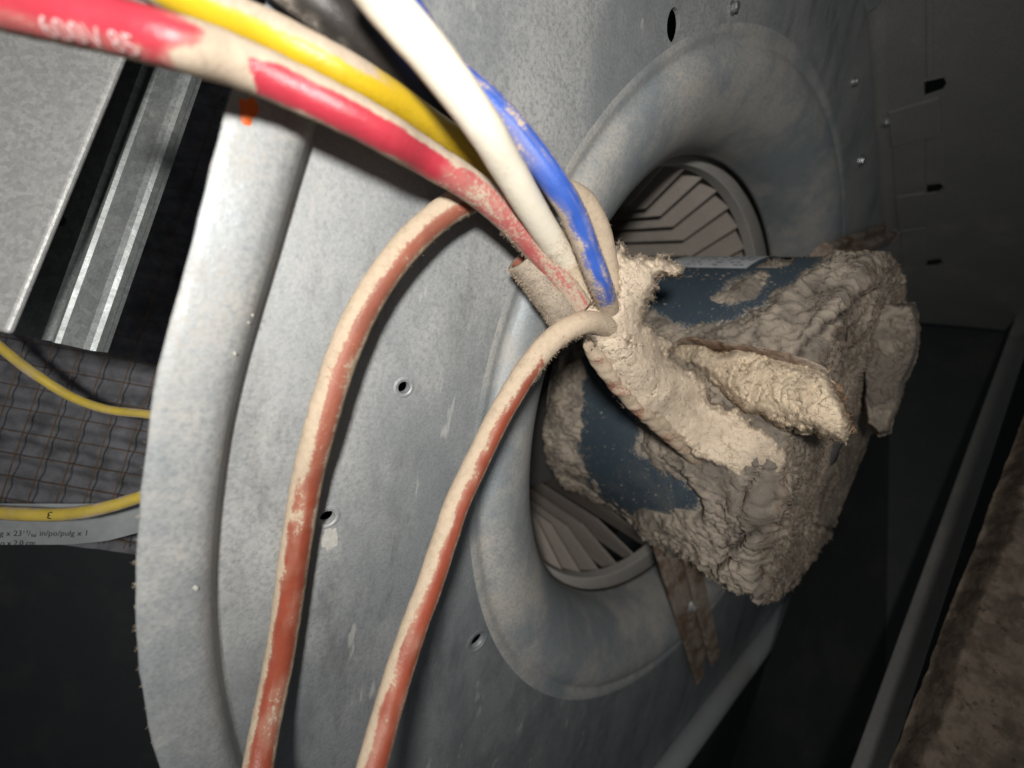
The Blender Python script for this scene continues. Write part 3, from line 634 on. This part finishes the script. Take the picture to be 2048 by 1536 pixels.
# dust-packed strap on the can
D = lambda u, v, o: sh_depth(u, v, o)
poly = [(1345, 692), (1365, 676), (1440, 690), (1520, 705), (1612, 724), (1652, 746), (1690, 800), (1708, 850), (1694, 888), (1650, 882), (1600, 864), (1550, 852), (1500, 828), (1450, 798), (1408, 768), (1378, 738), (1350, 715)]
ctrl = [SH(1350, 700, -2.5), SH(1400, 695, -5), SH(1500, 715, -7), SH(1600, 735, -8), SH(1650, 765, -8.5), SH(1400, 740, -5), SH(1470, 770, -7.5), SH(1550, 790, -9.5), SH(1620, 810, -10.5), SH(1680, 850, -8), SH(1450, 795, -4.5), SH(1550, 845, -6.5), SH(1640, 875, -7.5)]
V, Nn, Fc, I = relief(poly, ctrl, 2.0, 30, 6.0, 63, .5, .26, .16, .4, .9, .8)
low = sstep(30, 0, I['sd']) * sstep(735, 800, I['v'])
rust_shade = np.maximum(sstep(1640, 1700, I['u'] - .35 * (I['v'] - 800)) * .8, .9 * sstep(14, 2, I['sd']) * (I['v'] < 700 + .12 * (I['u'] - 1350)))
cake = mesh('dust_cake', V, Fc, M_CAKE, motor, attrs={'grime_shade': np.clip(.7 * I['ck'] + .5 * low * (fbm(V * A(1, 1, 3), 2.2, 3, 8) > .1), 0, 1), 'rust_shade': rust_shade}); cake['label'] = 'pale dust cake packed over a rusty strap on the motor'
sel = rng.choice(len(V), 1300); fuzz('fibres', V[sel], Nn[sel], M_FIB, cake, (.25, .9), .024, 1.2)['kind'] = 'stuff'
sel = rng.choice(len(V), 450); fuzz('fibres', V[sel], Nn[sel] * .2, M_FIBD, cake, (.5, 1.8), .024, 1.0)['kind'] = 'stuff'
P_, s_ = catmull([at(u, v, D(u, v, o_)) for (u, v, o_) in ((1342, 712, -1), (1352, 690, -3), (1380, 683, -4.4), (1450, 695, -5.6), (1540, 711, -6.4), (1612, 727, -6.8), (1640, 742, -5.5))], .5)
T_ = np.gradient(P_, axis=0); T_ /= np.linalg.norm(T_, axis=1)[:, None]; V = []
for p_, t2_ in zip(P_, T_):
    sd_ = unit(A(.1, 1, -.15) - (A(.1, 1, -.15) @ t2_) * t2_); up_ = np.cross(sd_, t2_)
    for k in range(12):
        a = k * math.pi / 6; V.append(p_ + sd_ * 2.0 * math.cos(a) + up_ * .45 * math.sin(a))
V = np.array(V); V += .45 * np.stack([fbm(V, 1.8, 4, 900 + k) for k in range(3)], -1)
strap = mesh('rusty_strap', V, grid_faces(len(P_), 12, True).tolist() + [tuple(range(12)), tuple(len(V) - 12 + k for k in range(12))], M_RUST, motor)
# dusty terminal cover at the far end of the motor
tp = [(1735, 612), (1772, 604), (1800, 607), (1829, 607), (1832, 628), (1839, 662), (1836, 700), (1818, 748), (1800, 800), (1784, 842), (1781, 866), (1756, 872), (1728, 850), (1722, 720)]
V, Nn, Fc, I = relief(tp, [(1740, 620, 108), (1825, 612, 103), (1838, 670, 103), (1800, 700, 104), (1780, 780, 105.5), (1730, 700, 108), (1728, 840, 110), (1775, 868, 108)], 2.0, 9, 9.0, 263, .35, .15, .14, .5, .6, .25)
mesh('terminal_cover', V, Fc, M_CRUST, motor, attrs={'grime_shade': .7 * I['ck'], 'rust_shade': .35 + 0 * I['ck']})

# ------------------------------------------------------------------ wires
def wire(label, pts, dia, mat, dustf, group=None, name='insulated_wire', nseg=30, step=.34, swell=.09):
    P, s = catmull([at(*p) for p in pts], step); T, sd, up = frames(P); n = len(P)
    phi = np.linspace(0, 2 * math.pi, nseg, endpoint=False)
    q = np.cos(phi); p = np.sin(phi)
    Nn = sd[:, None] * q[None, :, None] + up[:, None] * p[None, :, None]
    V = P[:, None] + Nn * dia / 2
    u, v = px(P); uu = np.repeat(u[:, None], nseg, 1); vv = np.repeat(v[:, None], nseg, 1); qq = np.repeat(q[None], n, 0); pp = np.repeat(p[None], n, 0)
    strk = np.stack([np.repeat(s[:, None], nseg, 1) * .16, np.cos(phi)[None] * dia * .5 + 0 * uu, np.sin(phi)[None] * dia * .5 + 0 * uu], -1)
    n1 = fbm(V, 3.0, 4, 100 + len(ORG)); n2 = fbm(strk, .9, 3, 200 + len(ORG))
    d = np.clip(dustf(uu, vv, qq, pp, n1, n2), 0, 1.2)
    V = V + Nn * (swell * d * (.6 + .5 * fbm(V, 1.2, 3, 300)) + .03 * n1)[..., None]
    fc = grid_faces(n, nseg, True).tolist() + [tuple(reversed(range(nseg))), tuple((n - 1) * nseg + k for k in range(nseg))]
    o = mesh(name, V.reshape(-1, 3), fc, mat, attrs={'dust': d.reshape(-1)}); tag(o, label, 'wire', group)
    o_data = dict(P=P, s=s, sd=sd, up=up, u=u, v=v, V=V, N=Nn, d=d, dia=dia); WD[o] = o_data
    return o
WD = {}
def f_red(u, v, q, p, n1, n2):
    top = sstep(.50, .74, -q + .16 * n1) * sstep(420, 500, u) * (1 - sstep(840, 960, u)) + .9 * sstep(.5, .85, -q + .2 * n1) * sstep(300, 420, u)
    low = sstep(.80, .96, q + .10 * n1)
    film = .48 * sstep(835, 885, u + 20 * n1) + .28 * sstep(1060, 1160, u)
    full = 1.1 * sstep(310, 400, u + 50 * n1 + 55 * q) * (1 - sstep(498, 512, u + 10 * n1 - 14 * q))
    left = .42 * (1 - sstep(300, 360, u)) * sstep(-.1, .5, q + .3 * n1)
    return np.maximum.reduce([top, low, film + .28 * n2 * (film > .05), full, left])
def f_yel(u, v, q, p, n1, n2):
    top = sstep(-.12, .18, -q - .32 + .15 * n1) * (1 - sstep(690, 800, u)); low = sstep(.62, .9, q + .12 * n1)
    return np.maximum.reduce([top, low, .25 * sstep(800, 950, u) + .2 * n1])
def f_wht(u, v, q, p, n1, n2):
    return np.maximum.reduce([.55 * sstep(.75, .98, np.abs(q)), .25 + .25 * n1 + .6 * sstep(1085, 1150, u + 12 * n1)])
def f_blu(u, v, q, p, n1, n2):
    film = .30 + .33 * n1 + .16 * sstep(250, 520, v); str_ = -.5 * sstep(.25, .6, n2) - .55 * np.exp(-((q + .25) / .12) ** 2)
    side = .8 * sstep(.45, .8, q + .15 * n1) * sstep(300, 420, v); end = .9 * sstep(575, 605, v)
    return np.maximum.reduce([film + str_, side, .7 * sstep(.8, .97, -q), end])
def f_blk(u, v, q, p, n1, n2): return .6 * sstep(.5, .85, q + .3 * n1) * (1 - sstep(690, 760, u)) + .12 * n1
def f_brA(u, v, q, p, n1, n2):
    upl = 1.0 * sstep(-.15, .3, q + .16 * n1 + .1 * n2) * (1 - sstep(620, 720, v + 60 * n1)); midf = (.52 + .5 * n2) * sstep(-.1, .3, q) * (1 - sstep(850, 1100, v)) + .30 * (1 - sstep(900, 1000, v))
    led = sstep(.35, .85, q + .14 * n1 + .2 * n2); red_ = .9 * sstep(.6, .95, -q + .1 * n1); film = .18 + .25 * n1 + .3 * n2
    behind = 1.1 * sstep(925, 990, u)
    return np.maximum.reduce([upl, midf, led, red_, film, behind])
def f_brB(u, v, q, p, n1, n2):
    topd = 1.1 * (1 - sstep(700, 745, v + 30 * n1)); l = 1.0 * sstep(-.3, .25, q + .25 * n1 + .2 * n2 + (980 - v) * .0006); l2 = .9 * sstep(.4, .8, q + .1 * n1)
    pat = (.45 + .5 * n1) * sstep(-.7, -.2, q) * (1 - sstep(900, 1120, v)); r = .7 * sstep(.75, .97, -q)
    l = l * (1 - sstep(1050, 1250, v) * .35 * (q < .5))
    return np.maximum.reduce([topd, l, l2, pat, r, .12 + .2 * n1 + .25 * n2])

w_red = wire('red wire, lowest of the coloured wires crossing the top left corner', [(-90, -22, 29.5), (0, 2, 30), (120, 28, 30.3), (240, 55, 30.8), (360, 88, 31.5), (470, 123, 34), (600, 180, 36.6), (700, 228, 38.5), (780, 272, 41), (850, 315, 45), (942, 372, 49), (1000, 420, 52), (1070, 493, 57), (1125, 560, 61), (1160, 612, 64)], 3.8, M_RED, f_red)
w_yel = wire('bright yellow wire running just above the red wire', [(250, -70, 35.5), (330, -24, 35.5), (410, 14, 35.8), (513, 55, 36.3), (600, 97, 37), (680, 138, 38.5), (771, 190, 42), (873, 258, 48), (942, 305, 52), (1010, 368, 56), (1062, 432, 60), (1110, 510, 65), (1150, 590, 69)], 3.5, M_YEL, f_yel)
w_blk = wire('black wire half hidden between the yellow and white wires', [(530, -80, 36), (600, -25, 37), (668, 30, 38.5), (748, 108, 42), (828, 195, 47), (905, 280, 52), (980, 355, 57), (1060, 440, 63), (1110, 515, 68), (1155, 600, 71)], 4.6, M_BLK, f_blk)
w_wht = wire('thick cream white wire crossing in front of the others', [(700, -95, 31), (767, 0, 33.5), (862, 112, 36), (957, 239, 40), (1015, 335, 45), (1060, 412, 50), (1105, 485, 56), (1142, 540, 61), (1168, 600, 65)], 3.8, M_WHT, f_wht)
w_blu = wire('blue wire bending down to the right of the white wire', [(770, -60, 41), (830, 40, 43), (885, 124, 45), (987, 216, 46.5), (1056, 294, 47.5), (1120, 382, 50), (1152, 440, 53), (1177, 505, 56), (1198, 560, 59), (1212, 602, 63.5), (1222, 645, 69)], 3.4, M_BLU, f_blu)
w_brA = wire('left brick red wire lying down the panel, looping behind the bundle', [(1222, 590, 70), (1212, 520, 69), (1194, 450, 67), (1160, 398, 65), (1090, 375, 62), (1000, 378, 57.5), (920, 407, 54), (865, 443, 52.5), (795, 515, 51), (736, 602, 50.3), (698, 680, 50), (667, 765, 50), (640, 860, 50.3), (616, 955, 52.0), (601, 1040, 53.2), (586, 1140, 54.2), (572, 1240, 55.2), (553, 1350, 55.4), (532, 1450, 54.4), (512, 1560, 52), (480, 1760, 46), (440, 2050, 42)], 3.75, M_BRK, f_brA)
w_brB = wire('right brick red wire dropping from the dusty junction', [(1262, 690, 72), (1215, 655, 66), (1165, 646, 61.5), (1110, 676, 60), (1062, 730, 59.5), (1018, 798, 59), (980, 868, 58.3), (948, 935, 57.5), (916, 1003, 56.5), (886, 1090, 55), (858, 1175, 53.8), (826, 1260, 52.5), (798, 1345, 51), (772, 1432, 49.5), (753, 1500, 48), (735, 1570, 46.5), (690, 1760, 43), (620, 2050, 39)], 3.55, M_BRK, f_brB)
def f_thin(u, v, q, p, n1, n2): return .25 + .25 * n1 + .4 * sstep(.5, .9, np.abs(q))
w_t1 = wire('thin dull yellow wire drooping over the filter, upper of two', [(-60, 640, 78), (10, 702, 79), (70, 748, 80), (140, 792, 82), (210, 818, 83), (290, 828, 84), (380, 840, 86)], 1.8, M_YEL2, f_thin)
w_t2 = wire('thin yellow wire with a black mark, lying along the paper label', [(-70, 1022, 78), (0, 1026, 78), (60, 1029, 78), (120, 1029, 78.5), (180, 1022, 79), (230, 1010, 80), (275, 996, 81), (380, 970, 83)], 2.5, M_YEL2, f_thin)
for w, msk in ((w_brB, lambda D_: D_['v'] < 760), (w_blu, lambda D_: D_['v'] > 420), (w_wht, lambda D_: D_['v'] > 470), (w_red, lambda D_: D_['u'] > 1020), (w_brA, lambda D_: (D_['v'] < 600))):
    D_ = WD[w]; idx = np.argwhere(np.repeat(msk(D_)[:, None], D_['V'].shape[1], 1) & (D_['d'] > .5)); k = idx[rng.choice(len(idx), min(len(idx), 300 if w is w_brA else 1300))]
    fuzz('fibres', D_['V'][k[:, 0], k[:, 1]], D_['N'][k[:, 0], k[:, 1]], M_FIB, w, (.15, .6), .022)['kind'] = 'stuff'

# printed characters wrapped round a wire
def text_mesh(body, size, shear=0.0):
    cu_ = bpy.data.curves.new('t', 'FONT'); cu_.body = body; cu_.size = size; cu_.shear = shear; cu_.resolution_u = 3; cu_.offset = .0
    ob = bpy.data.objects.new('t', cu_); COL.objects.link(ob); dg = bpy.context.evaluated_depsgraph_get(); dg.update()
    me = bpy.data.meshes.new_from_object(ob.evaluated_get(dg)); bm = bmesh.new(); bm.from_mesh(me)
    bmesh.ops.triangulate(bm, faces=bm.faces); 
    for _ in range(1): bmesh.ops.subdivide_edges(bm, edges=[e for e in bm.edges if e.calc_length() > size * .15], cuts=2)
    bmesh.ops.triangulate(bm, faces=bm.faces)
    V = np.array([v.co[:] for v in bm.verts]); bm.verts.index_update(); Fc = [tuple(v.index for v in f.verts) for f in bm.faces]
    bm.free(); bpy.data.objects.remove(ob); bpy.data.curves.remove(cu_); bpy.data.meshes.remove(me); return V, Fc
def wrap_text(w, body, size, u0, qang, mat, name, flip=1, lift=.05, shear=0):
    D_ = WD[w]; V, Fc = text_mesh(body, size, shear); s0 = np.interp(u0, D_['u'], D_['s']); R = D_['dia'] / 2 + lift
    out_ = []
    for x, y, _ in V:
        s = s0 + flip * x; P = A(*[np.interp(s, D_['s'], D_['P'][:, k]) for k in range(3)]); sd = unit(A(*[np.interp(s, D_['s'], D_['sd'][:, k]) for k in range(3)])); up = unit(A(*[np.interp(s, D_['s'], D_['up'][:, k]) for k in range(3)]))
        a = qang + flip * y / R; out_.append(P + R * (math.cos(a) * sd + math.sin(a) * up))
    return mesh(name, out_, Fc, mat, w)
wrap_text(w_red, '600V 85', 2.0, 112, math.radians(42), M_PINK, 'printed_text', lift=.10)
wrap_text(w_t2, '3', 2.0, 118, math.radians(115), M_INK, 'printed_mark', flip=-1, lift=.12)

# cut jacket sleeve under the red wire
P, s = catmull([at(1048, 512, 60), at(1085, 560, 62), at(1120, 612, 64.5), at(1150, 660, 67)], .3); T, sd, up = frames(P); n = len(P)
ph = np.linspace(math.radians(-140), math.radians(125), 40); V = []; dd = []
for layer, Rr_ in ((0, 2.95), (1, 2.35)):
    nz = fbm(P[:, None] + Rr_ * (sd[:, None] * np.cos(ph)[None, :, None] + up[:, None] * np.sin(ph)[None, :, None]), 1.6, 4, 400 + layer)
    R_ = Rr_ + .16 * nz * (1 - .5 * layer)
    # the open mouth is cut at a slant
    V.append((P[:, None] + R_[..., None] * (sd[:, None] * np.cos(ph)[None, :, None] + up[:, None] * np.sin(ph)[None, :, None])).reshape(-1, 3))
    dd.append(np.full(n * 40, 1.0 if layer == 0 else .35))
k = n * 40; f = grid_faces(n, 40).tolist() + [tuple(reversed([i + k for i in q])) for q in grid_faces(n, 40).tolist()]
for j in range(39): f.append((j + 1, j, k + j, k + j + 1)); b_ = (n - 1) * 40; f.append((b_ + j, b_ + j + 1, k + b_ + j + 1, k + b_ + j))
for i in range(n - 1): f.append((i * 40, (i + 1) * 40, k + (i + 1) * 40, k + i * 40)); f.append(((i + 1) * 40 + 39, i * 40 + 39, k + i * 40 + 39, k + (i + 1) * 40 + 39))
sl = mesh('cable_sleeve', np.concatenate(V), f, M_CRUST)
Vl = P[:30, None] + 2.28 * (sd[:30, None] * np.cos(ph)[None, :, None] + up[:30, None] * np.sin(ph)[None, :, None]); mesh('lining', Vl.reshape(-1, 3), grid_faces(30, 40), M_BRK, sl, attrs={'dust': np.full(1200, .35)}); tag(sl, 'short split cable sleeve coated in dust beneath the end of the red wire', 'sleeve')
Vs = V[0]; ctr = np.repeat(P, 40, 0); k = rng.choice(len(Vs), 3600); fuzz('fibres', Vs[k], (Vs[k] - ctr[k]) / 2.95, M_FIB, sl, (.15, .7), .024, .5)['kind'] = 'stuff'
# stray hairs on the rim edge
idx = rng.choice(np.arange(95, 170), 260); Pp = np.array([PAN.p(*(scroll[i] + nrm2[i] * 7.5 * wid[i] / 7.4 + rng.normal(size=2) * .08), 2.5 + rng.uniform(-.4, .3)) for i in idx]); Nn_ = np.array([EA * nrm2[i][0] + EB * nrm2[i][1] for i in idx])
fuzz('fibres', Pp, Nn_, M_FIB, hous, (.1, .4), .018, .8)['kind'] = 'stuff'

# ------------------------------------------------------------------ left: box, channel, filter
box = empty('control_box', at(0, 665, 56), 'spangled grey sheet metal box at the left edge under the red wire', 'metal box')
bx0, bx1 = at(262, 70, 56), at(14, 668, 52); e = unit(bx1 - bx0); fn = unit(A(.12, -1, .06)); sd = unit(np.cross(e, fn)); sd = -sd if sd[0] > 0 else sd
q = [bx0 - e * 30, bx0 - e * 30 + sd * 60, bx1 + sd * 60, bx1]
mb = MB().slab(q, fn, 1.0); o = mb.build('front_face', M_BOX, box); bevel(o, .5, 3)
q2 = [bx0 - e * 30 - fn * 1.1 + sd * 1, bx1 - fn * 1.1 + sd * 1, bx1 - fn * 2.2 + sd * 2, bx0 - e * 30 - fn * 2.2 + sd * 2]
mb = MB().slab(q2, -sd, 1.0); mb.build('side_face', M_BOX, box)
ch = empty('metal_channel', at(110, 690, 64), 'glossy ribbed grey metal channel beside the spangled box', 'metal channel')
c0, c1 = at(332, 60, 66), at(106, 684, 60); e = unit(c1 - c0); fn = unit(A(.05, -1, .02)); sd = unit(np.cross(fn, e)); sd = sd if sd[0] > 0 else -sd
prof_ = [(-8.0, -.1), (-4.0, .0), (-1.6, .1), (-1.1, -.6), (-.3, -.7), (.1, .25), (.7, .45), (1.2, .1), (4.6, .2), (5.4, 0), (5.9, -.4), (6.0, -1.4)]
V = []; m = len(prof_); segs = np.linspace(-.2, 1, 30)
for t in segs:
    for x, y in prof_: V.append(c0 + (c1 - c0) * t + sd * x + fn * y)
kk = len(V); V += [np.array(v) - fn * .8 for v in V]; gf = grid_faces(30, m).tolist()
f = gf + [tuple(reversed([i + kk for i in q])) for q in gf] + [((29) * m + j, 29 * m + j + 1, kk + 29 * m + j + 1, kk + 29 * m + j) for j in range(m - 1)]
mesh('ribbed_strip', V, f, M_CHAN, ch, smooth=False)
pc = c0 + (c1 - c0) * .66 + sd * -5.0 + fn * .12
mesh('rivet_hole', [pc + .9 * (math.cos(a) * sd + math.sin(a) * e) + fn * .02 for a in np.linspace(0, 2 * math.pi, 16, endpoint=False)], [tuple(range(16))], M_DARK, ch)

filt = empty('air_filter', at(120, 1090, 96), 'dark grey pleated air filter behind a rusty wire grid at left', 'air filter')
FO = at(150, 700, 96); fe1 = unit(A(.975, .05, -.19)); fe2 = unit(A(.30, .02, .955)); ffn = unit(np.cross(fe1, fe2)); ffn = ffn if ffn[1] < 0 else -ffn
FP = Plane(FO, fe1, fe2, ffn)
nu, nv_ = 150, 220; uu = np.linspace(-60, 60, nu); vv = np.linspace(-48, 90, nv_); U_, V_ = np.meshgrid(uu, vv, indexing='ij')
hh = -3.4 + .55 * np.sin(V_ * 1.25 + .8 * fbm(np.stack([U_, V_, 0 * U_], -1), 14, 3, 8)) + .7 * fbm(np.stack([U_ * .3, V_ * 1.6, 0 * U_], -1), 7, 4, 12)
P = FO + U_[..., None] * fe1 + V_[..., None] * fe2 + hh[..., None] * ffn
mesh('filter_fabric', P.reshape(-1, 3), grid_faces(nu, nv_), M_FABRIC, filt)
def rod(name, a, b, r, mat, parent, wav=.12):
    k = 26; V = []; d = unit(b - a); x = unit(np.cross(d, A(.2, .4, .8))); y = np.cross(d, x); ph_ = random.uniform(0, 6)
    for q in np.linspace(0, 1, k):
        c = a + (b - a) * q + ffn * wav * math.sin(q * 40 + ph_) + x * wav * 1.5 * math.sin(q * 17 + 2 * ph_)
        V += [c + r * (math.cos(t * math.pi / 3) * x + math.sin(t * math.pi / 3) * y) for t in range(6)]
    return mesh(name, V, grid_faces(k, 6, True), mat, parent)
for i in range(-8, 9): rod('mesh_wire', FP.p(i * 6.1 + 1.0, -45, .1), FP.p(i * 6.1 + 1.0, 85, .1), .13, M_WIREMESH, filt, .05)
for j in range(-8, 15): rod('mesh_wire', FP.p(-55, j * 5.4, .45), FP.p(55, j * 5.4, .45), .10, M_WIREMESH, filt, .05)
# paper edge label with print, its lower edge curling away
LO = at(0, 1030, 84); le1 = unit(at(270, 1030, 86) - LO); le2 = unit(A(0, .12, -1)); ln = unit(np.cross(le1, le2)); ln = ln if ln[1] < 0 else -ln
V = []
for i in range(40):
    for j in range(10):
        x = -14 + 48 * i / 39; bot = np.interp(x, [-14, 12, 20, 26, 30, 34], [6.6, 6.7, 6.0, 4.6, 3.4, 2.6]); y = -2.5 + (bot + 2.5) * j / 9
        V.append(LO + le1 * x + le2 * y + ln * (-.012 * max(0, x - 15) ** 2 - .01 * max(0, y - 4) ** 2))
lab = mesh('paper_label', V, grid_faces(40, 10), M_PAPER, filt)
for body, u, v, sz in (('g x 23\u00b9\u00b3/\u2081\u2086 in/po/pulg x 1', -2, 1072, 1.75), ('o x 2.0 cm', -2, 1091, 1.6)):
    tv, tf = text_mesh(body, sz, .25); r = ray(u, v); P0 = r * ((LO @ ln) / (r @ ln)); lx, ly = (P0 - LO) @ le1, (P0 - LO) @ le2
    mesh('printed_text', [LO + le1 * (lx + x) + le2 * (ly - y) + ln * (.06 - .012 * max(0, lx + x - 15) ** 2) for x, y, _ in tv], tf, M_INK, lab)
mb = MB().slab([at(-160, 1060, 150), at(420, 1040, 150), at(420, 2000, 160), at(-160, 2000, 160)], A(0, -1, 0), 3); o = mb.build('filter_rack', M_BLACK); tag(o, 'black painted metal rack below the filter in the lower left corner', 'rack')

# ------------------------------------------------------------------ right: cabinet sheet with slots, rail, insulation
WN = unit(np.cross(EA * FD[0] + EB * FD[1], NRM)); f3 = EA * FD[0] + EB * FD[1]; FOLDP = PAN.p(*FOLD0)
WN = WN if WN @ (-FOLDP) > 0 else -WN
WALL = Plane(FOLDP, f3, NRM, WN)
s_end = WALL.hit(1782, 640)[0]; wtop = WALL.hit(2010, 660)[1]
def quad_px(pl, pts): return [pl.hit(u, v) for (u, v) in pts]
slots = [quad_px(WALL, q) for q in ([(1847, 164), (1888, 155), (1893, 166), (1884, 182), (1848, 194)], [(1852, 370), (1880, 366), (1889, 376), (1874, 386), (1852, 389)], [(1852, 521), (1880, 517), (1888, 526), (1870, 533), (1852, 535)])]
wl = sheet('cabinet_wall', WALL, [(-130, -.4), (s_end, -.4), (s_end, wtop), (-130, wtop + 60)], slots, 1.0, M_WALL); tag(wl, kind='structure')
def embossed(pts, h, name='embossed_tab'):
    q = quad_px(WALL, pts); V = [WALL.p(*p, .05) for p in q] + [WALL.p(*p, h) for p in q]
    return bevel(mesh(name, V, [(4, 5, 6, 7), (0, 1, 5, 4), (1, 2, 6, 5), (2, 3, 7, 6), (3, 0, 4, 7)], M_WALL, wl, smooth=False), .3)
embossed([(1777, 222), (1880, 192), (1884, 268), (1784, 292)], 1.0); embossed([(1786, 292), (1850, 278), (1850, 372), (1790, 388)], .45)
embossed([(1792, 392), (1851, 384), (1851, 448), (1797, 456)], .8); embossed([(1800, 460), (1851, 454), (1851, 520), (1806, 532)], .5)
embossed([(1852, 276), (1886, 268), (1884, 366), (1852, 370)], .3)
embossed([(1852, -20), (1866, -24), (1866, 150), (1853, 156)], .5, 'folded_seam'); screw(WALL, 1774, 244, 1.3, wl)
# flange strip where the wall meets the panel
P = []; 
for s_ in np.linspace(-130, s_end, 60):
    for a in np.linspace(0, math.pi / 2, 7): P.append(WALL.p(s_, 3.5 * (1 - math.cos(a)), 3.5 * (1 - math.sin(a)) + .03))
mesh('bend_fillet', P, grid_faces(60, 7), M_WALL, wl)
# lower sheet, rail and insulation
dQ = (WALL.p(s_end, wtop))[1]; dE = (WALL.p(s_end, 0))[1]
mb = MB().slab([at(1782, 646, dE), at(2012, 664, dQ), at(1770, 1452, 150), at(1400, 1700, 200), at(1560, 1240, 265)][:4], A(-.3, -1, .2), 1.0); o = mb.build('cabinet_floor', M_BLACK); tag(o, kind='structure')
P0, P1 = at(2050, 640, dQ * .93), at(1752, 1500, 120)
rail = strip('metal_rail', [P0 + (P0 - P1) * .2, P0, (P0 + P1) / 2, P1, P1 + (P1 - P0) * .25], 7.0, 1.2, M_WALL, None, A(1, -.35, .3)); tag(rail, 'narrow grey metal rail slanting down beside the brown insulation', 'rail'); bevel(rail, .25)
nu, nv_ = 160, 200; V = []
e0, e1 = at(2095, 760, 118), at(1768, 1620, 92); r0, r1 = at(2600, 900, 92), at(2300, 1800, 70)
gi, gj = np.meshgrid(np.linspace(0, 1, nu), np.linspace(-.25, 1, nv_), indexing='ij')
P = (e0 + (e1 - e0) * gj[..., None]) * (1 - gi[..., None]) + (r0 + (r1 - r0) * gj[..., None]) * gi[..., None]
inn = unit(np.cross(r0 - e0, e1 - e0)); inn = inn if inn[1] < 0 else -inn
P = P + inn * (1.3 * fbm(P, 9, 4, 71) + .7 * fbm(P, 2.5, 4, 72) - 9 * (1 - sstep(0, .10, gi + .02 * fbm(P, 5, 3, 73))))[..., None]
ins = mesh('insulation_board', P.reshape(-1, 3), grid_faces(nu, nv_), M_INS); tag(ins, 'rough brown fibrous insulation board in the lower right corner', 'insulation')
# cabinet round the blower, unseen sides added against light leaks, open towards the lens
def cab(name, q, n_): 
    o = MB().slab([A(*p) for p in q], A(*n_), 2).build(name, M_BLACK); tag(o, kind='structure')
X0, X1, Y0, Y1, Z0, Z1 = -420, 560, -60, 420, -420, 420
cab('added_cabinet_left', [(X0, Y0, Z0), (X0, Y1, Z0), (X0, Y1, Z1), (X0, Y0, Z1)], (1, 0, 0)); cab('added_cabinet_right', [(X1, Y0, Z0), (X1, Y1, Z0), (X1, Y1, Z1), (X1, Y0, Z1)], (-1, 0, 0))
cab('added_cabinet_base', [(X0, Y0, Z0), (X1, Y0, Z0), (X1, Y1, Z0), (X0, Y1, Z0)], (0, 0, 1)); cab('added_cabinet_top', [(X0, Y0, Z1), (X1, Y0, Z1), (X1, Y1, Z1), (X0, Y1, Z1)], (0, 0, -1))
cab('added_cabinet_back', [(X0, Y1, Z0), (X1, Y1, Z0), (X1, Y1, Z1), (X0, Y1, Z1)], (0, -1, 0))
